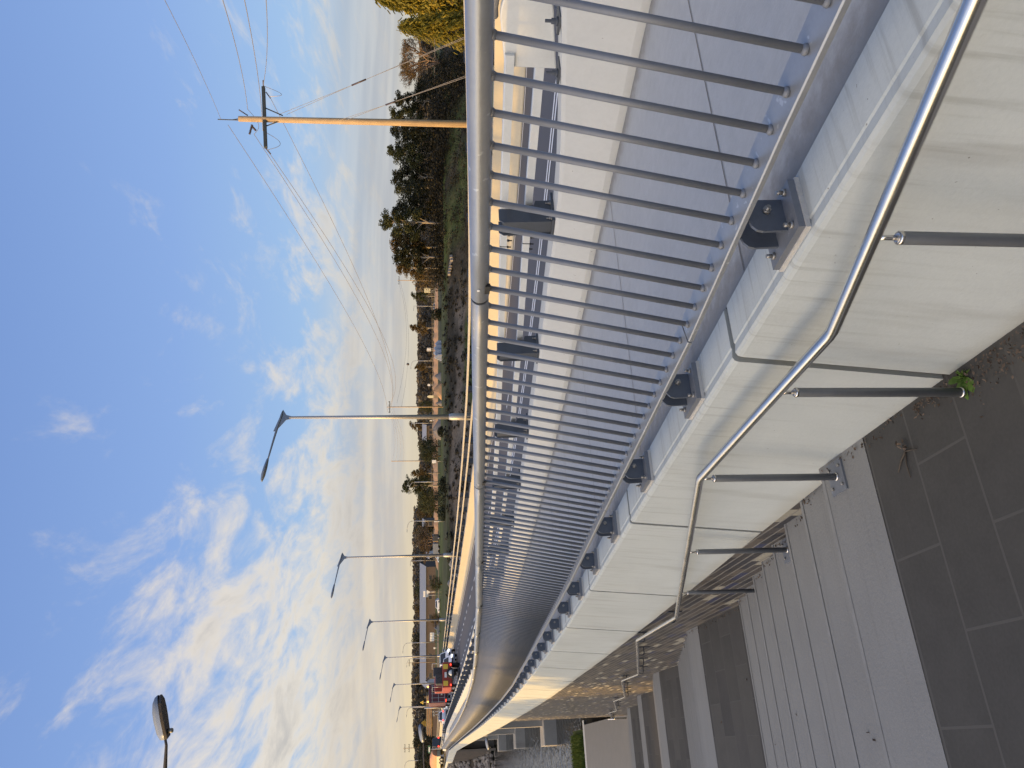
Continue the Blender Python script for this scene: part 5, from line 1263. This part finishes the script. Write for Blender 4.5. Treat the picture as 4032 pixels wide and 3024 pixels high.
# maroon truck with a barred body and exhaust stack
r = empty('maroon_truck', (0, 0, 0), 0, 'maroon truck with a silver barred rear body, amber beacons and a tall exhaust stack', 'truck')
mb = MB(); mb.box((0, 0, 2.0), (5.6, 2.3, 2.3)); mb.build('box_body', M['maroon'], r, bevel=.08)
mb = MB(); mb.box((0, 0, .72), (6.6, .9, .22)); mb.build('chassis', M['car_dark'], r)
mb = MB(); mb.box((3.9, 0, 1.9), (1.8, 2.3, 2.3)); mb.build('cab', M['maroon'], r, bevel=.2)
mb = MB()
for i in range(5): mb.box((-2.84, -1.0+i*.5, 1.95), (.05, .05, 1.8))
for z_ in (1.1, 1.9, 2.7): mb.box((-2.86, 0, z_), (.05, 2.1, .06))
mb.build('rear_bars', M['lamp_pole'], r)
for sy in (-1, 1):
    mb = MB(); mb.box((-2.86, sy*.85, .95), (.05, .3, .12)); mb.build('taillight', M['taillight'], r)
    mb = MB(); mb.lathe([(.09, 0), (.10, .12), (.06, .2)], (-2.4, sy*.9, 3.16), 10); mb.build('beacon', M['beacon'], r)
    for x_ in (-1.9, -.8, 3.7): truckwheel(r, x_, sy*1.02, .5, .5, .32, M['lamp_grey'])
mb = MB(); mb.tube([(2.9, 1.28, .9), (2.9, 1.28, 3.75)], .10, 10); mb.build('exhaust_stack', M['lamp_pole'], r)
mb = MB(); mb.box((-2.87, -1.0, 1.35), (.05, .10, 1.2)); mb.build('side_lamp_bar', M['beacon'], r)
mb = MB(); mb.box((-2.88, 0, 1.5), (.03, .42, .2)); mb.build('number_board', M['cream'], r)
r.location = onroad(88.9, -5.3); r.rotation_euler = (0, 0, rdir(89)); r.scale = (.84,)*3
r = empty('load_truck', (0, 0, 0), 0, 'truck with a rounded orange load cover and cream side near the road bend', 'truck')
mb = MB(); n = 12; secs = [[(x_, -1.1*math.cos(math.pi*i/n), 1.4+k*math.sin(math.pi*i/n)) for i in range(n+1)] for x_, k in ((-2.6, .9), (-1, 1.3), (1, 1.35), (2.4, 1.0))]; loft(mb, secs); mb.build('load_cover', M['orange'], r)
mb = MB(); mb.box((0, 0, 1.05), (5.0, 2.2, .75)); mb.build('tray_body', M['cream'], r, bevel=.05)
mb = MB(); mb.box((3.5, 0, 1.45), (1.7, 2.2, 1.8)); mb.build('cab', M['car_dark'], r, bevel=.15)
for sy in (-1, 1):
    for x_ in (-1.6, -.6, 3.4): truckwheel(r, x_, sy*.98, .48, .48, .3, M['lamp_grey'])
r.location = onroad(150.5, -1.9)+Vector((-1.5, 3, 0)); r.rotation_euler = (0, 0, rdir(150)+.5); r.scale = (.95,)*3
b = gnd(2136, 205); r = empty('flatbed_truck', (0, 0, 0), 0, 'dark flatbed truck towing a grey box trailer on the far track', 'truck')
mb = MB(); mb.box((-1.8, 0, 1.2), (3.4, 2.0, 1.4)); mb.build('box_trailer', M['roof'], r, bevel=.05)
mb = MB(); mb.box((1.3, 0, 1.15), (1.7, 1.9, 1.6)); mb.build('cab', M['car_dark'], r, bevel=.15)
mb = MB(); mb.box((0, 0, .5), (5.6, 1.6, .2)); mb.build('chassis', M['black'], r)
for sy in (-1, 1):
    for x_ in (-2.6, -1.4, 1.4): truckwheel(r, x_, sy*.85, .42, .42, .26, M['lamp_grey'])
r.location = b; r.rotation_euler = (0, 0, 0)

# ================================================================== SMALL NEAR THINGS
# leafy weed at the foot of the wall joint
wd = empty('weed', P(-.12, .15, LAND[0]), 0, 'bright green leafy weed growing at the foot of the wall joint', 'weed')
mb = MB()
wc = P(-.10, .135, LAND[0])
for i in range(17):
    an = random.random()*6.28; l = random.uniform(.05, .115); d = Vector((math.cos(an)*.8, math.sin(an)*.8, random.uniform(.25, .8)))+N*.45; d.normalize(); side = d.cross(up).normalized()
    pts = []; w_ = l*random.uniform(.10, .17)
    sp = [wc+d*(l*t)-up*(l*.5*t*t) for t in (0, .3, .6, .85, 1)]; wv = [.15, 1, .9, .55, 0]
    prev = None
    for p_, k in zip(sp, wv):
        cur = (mb.vert(p_-side*w_*k), mb.vert(p_+side*w_*k+up*.004))
        if prev: mb.face((prev[0], cur[0], cur[1], prev[1]))
        prev = cur
mb.build('leaves', M['g_weed'], wd, fix=False)
mb = MB()
for i in range(4): an = i*1.6; mb.tube([wc, wc+Vector((math.cos(an)*.02, math.sin(an)*.02, .04))], .003, 5)
mb.build('stems', M['g_weed'], wd)
# leaf litter in the corner by the wall
mb = MB()
for i in range(480):
    s = random.uniform(-.75, .25); a = .11+abs(random.gauss(0, .045))*(1.4 if s < -.1 else .6); p = P(s, a, LAND[0]+random.uniform(.001, .02))
    leaf(mb, p, random.uniform(.008, .022), .3)
for i in range(420):
    s = random.uniform(.3, 9); a = WALLA+.01+abs(random.gauss(0, .02)); p = P(s, a, stair_z(s)+random.uniform(.001, .014)); leaf(mb, p, random.uniform(.01, .026), .4)
tag(mb.build('leaf_litter', M['leaf_dry'], fix=False), 'dry brown leaf litter gathered along the foot of the wall', 'leaves', kind='stuff')
t0 = PW(.38, .27, LAND[0]+.008)
M['twig_dark'] = mat('dark_twig', (.075, .058, .042), .9)
tw_ = empty('twig', t0, 0, 'dry forked twig with curled dead leaves on the paving beside the wall', 'twig')
mb = MB(); mb.tube([t0-T*.08+N*.02, t0, t0+T*.05-N*.0+N*.03, t0+T*.09+N*.07], [.002, .004, .004, .002], 6); mb.tube([t0, t0+N*.06+T*.02, t0+N*.12+T*.015], [.004, .0035, .002], 6); mb.build('stem', M['twig_dark'], tw_)
mb = MB()
for i in range(9): leaf(mb, t0-N*.03+Vector((random.gauss(0, .015), random.gauss(0, .015), random.uniform(.004, .03))), .032)
mb.build('dead_leaves', M['leaf_dry'], tw_, fix=False)
for i in range(16):
    s = random.uniform(.2, 7); a = random.uniform(.4, 3.0); p = PW(s, a, stair_z(s)+.005); mb = MB(); leaf(mb, Vector((0, 0, 0)), .032, .2); o = mb.build('fallen_leaf', M['leaf_dry'], fix=False); o.location = p; o.rotation_euler = (0, 0, random.random()*6)
    tag(o, 'single small dark dry leaf lying on the pale steps or paving', 'leaf', 'dry leaves scattered on the steps')
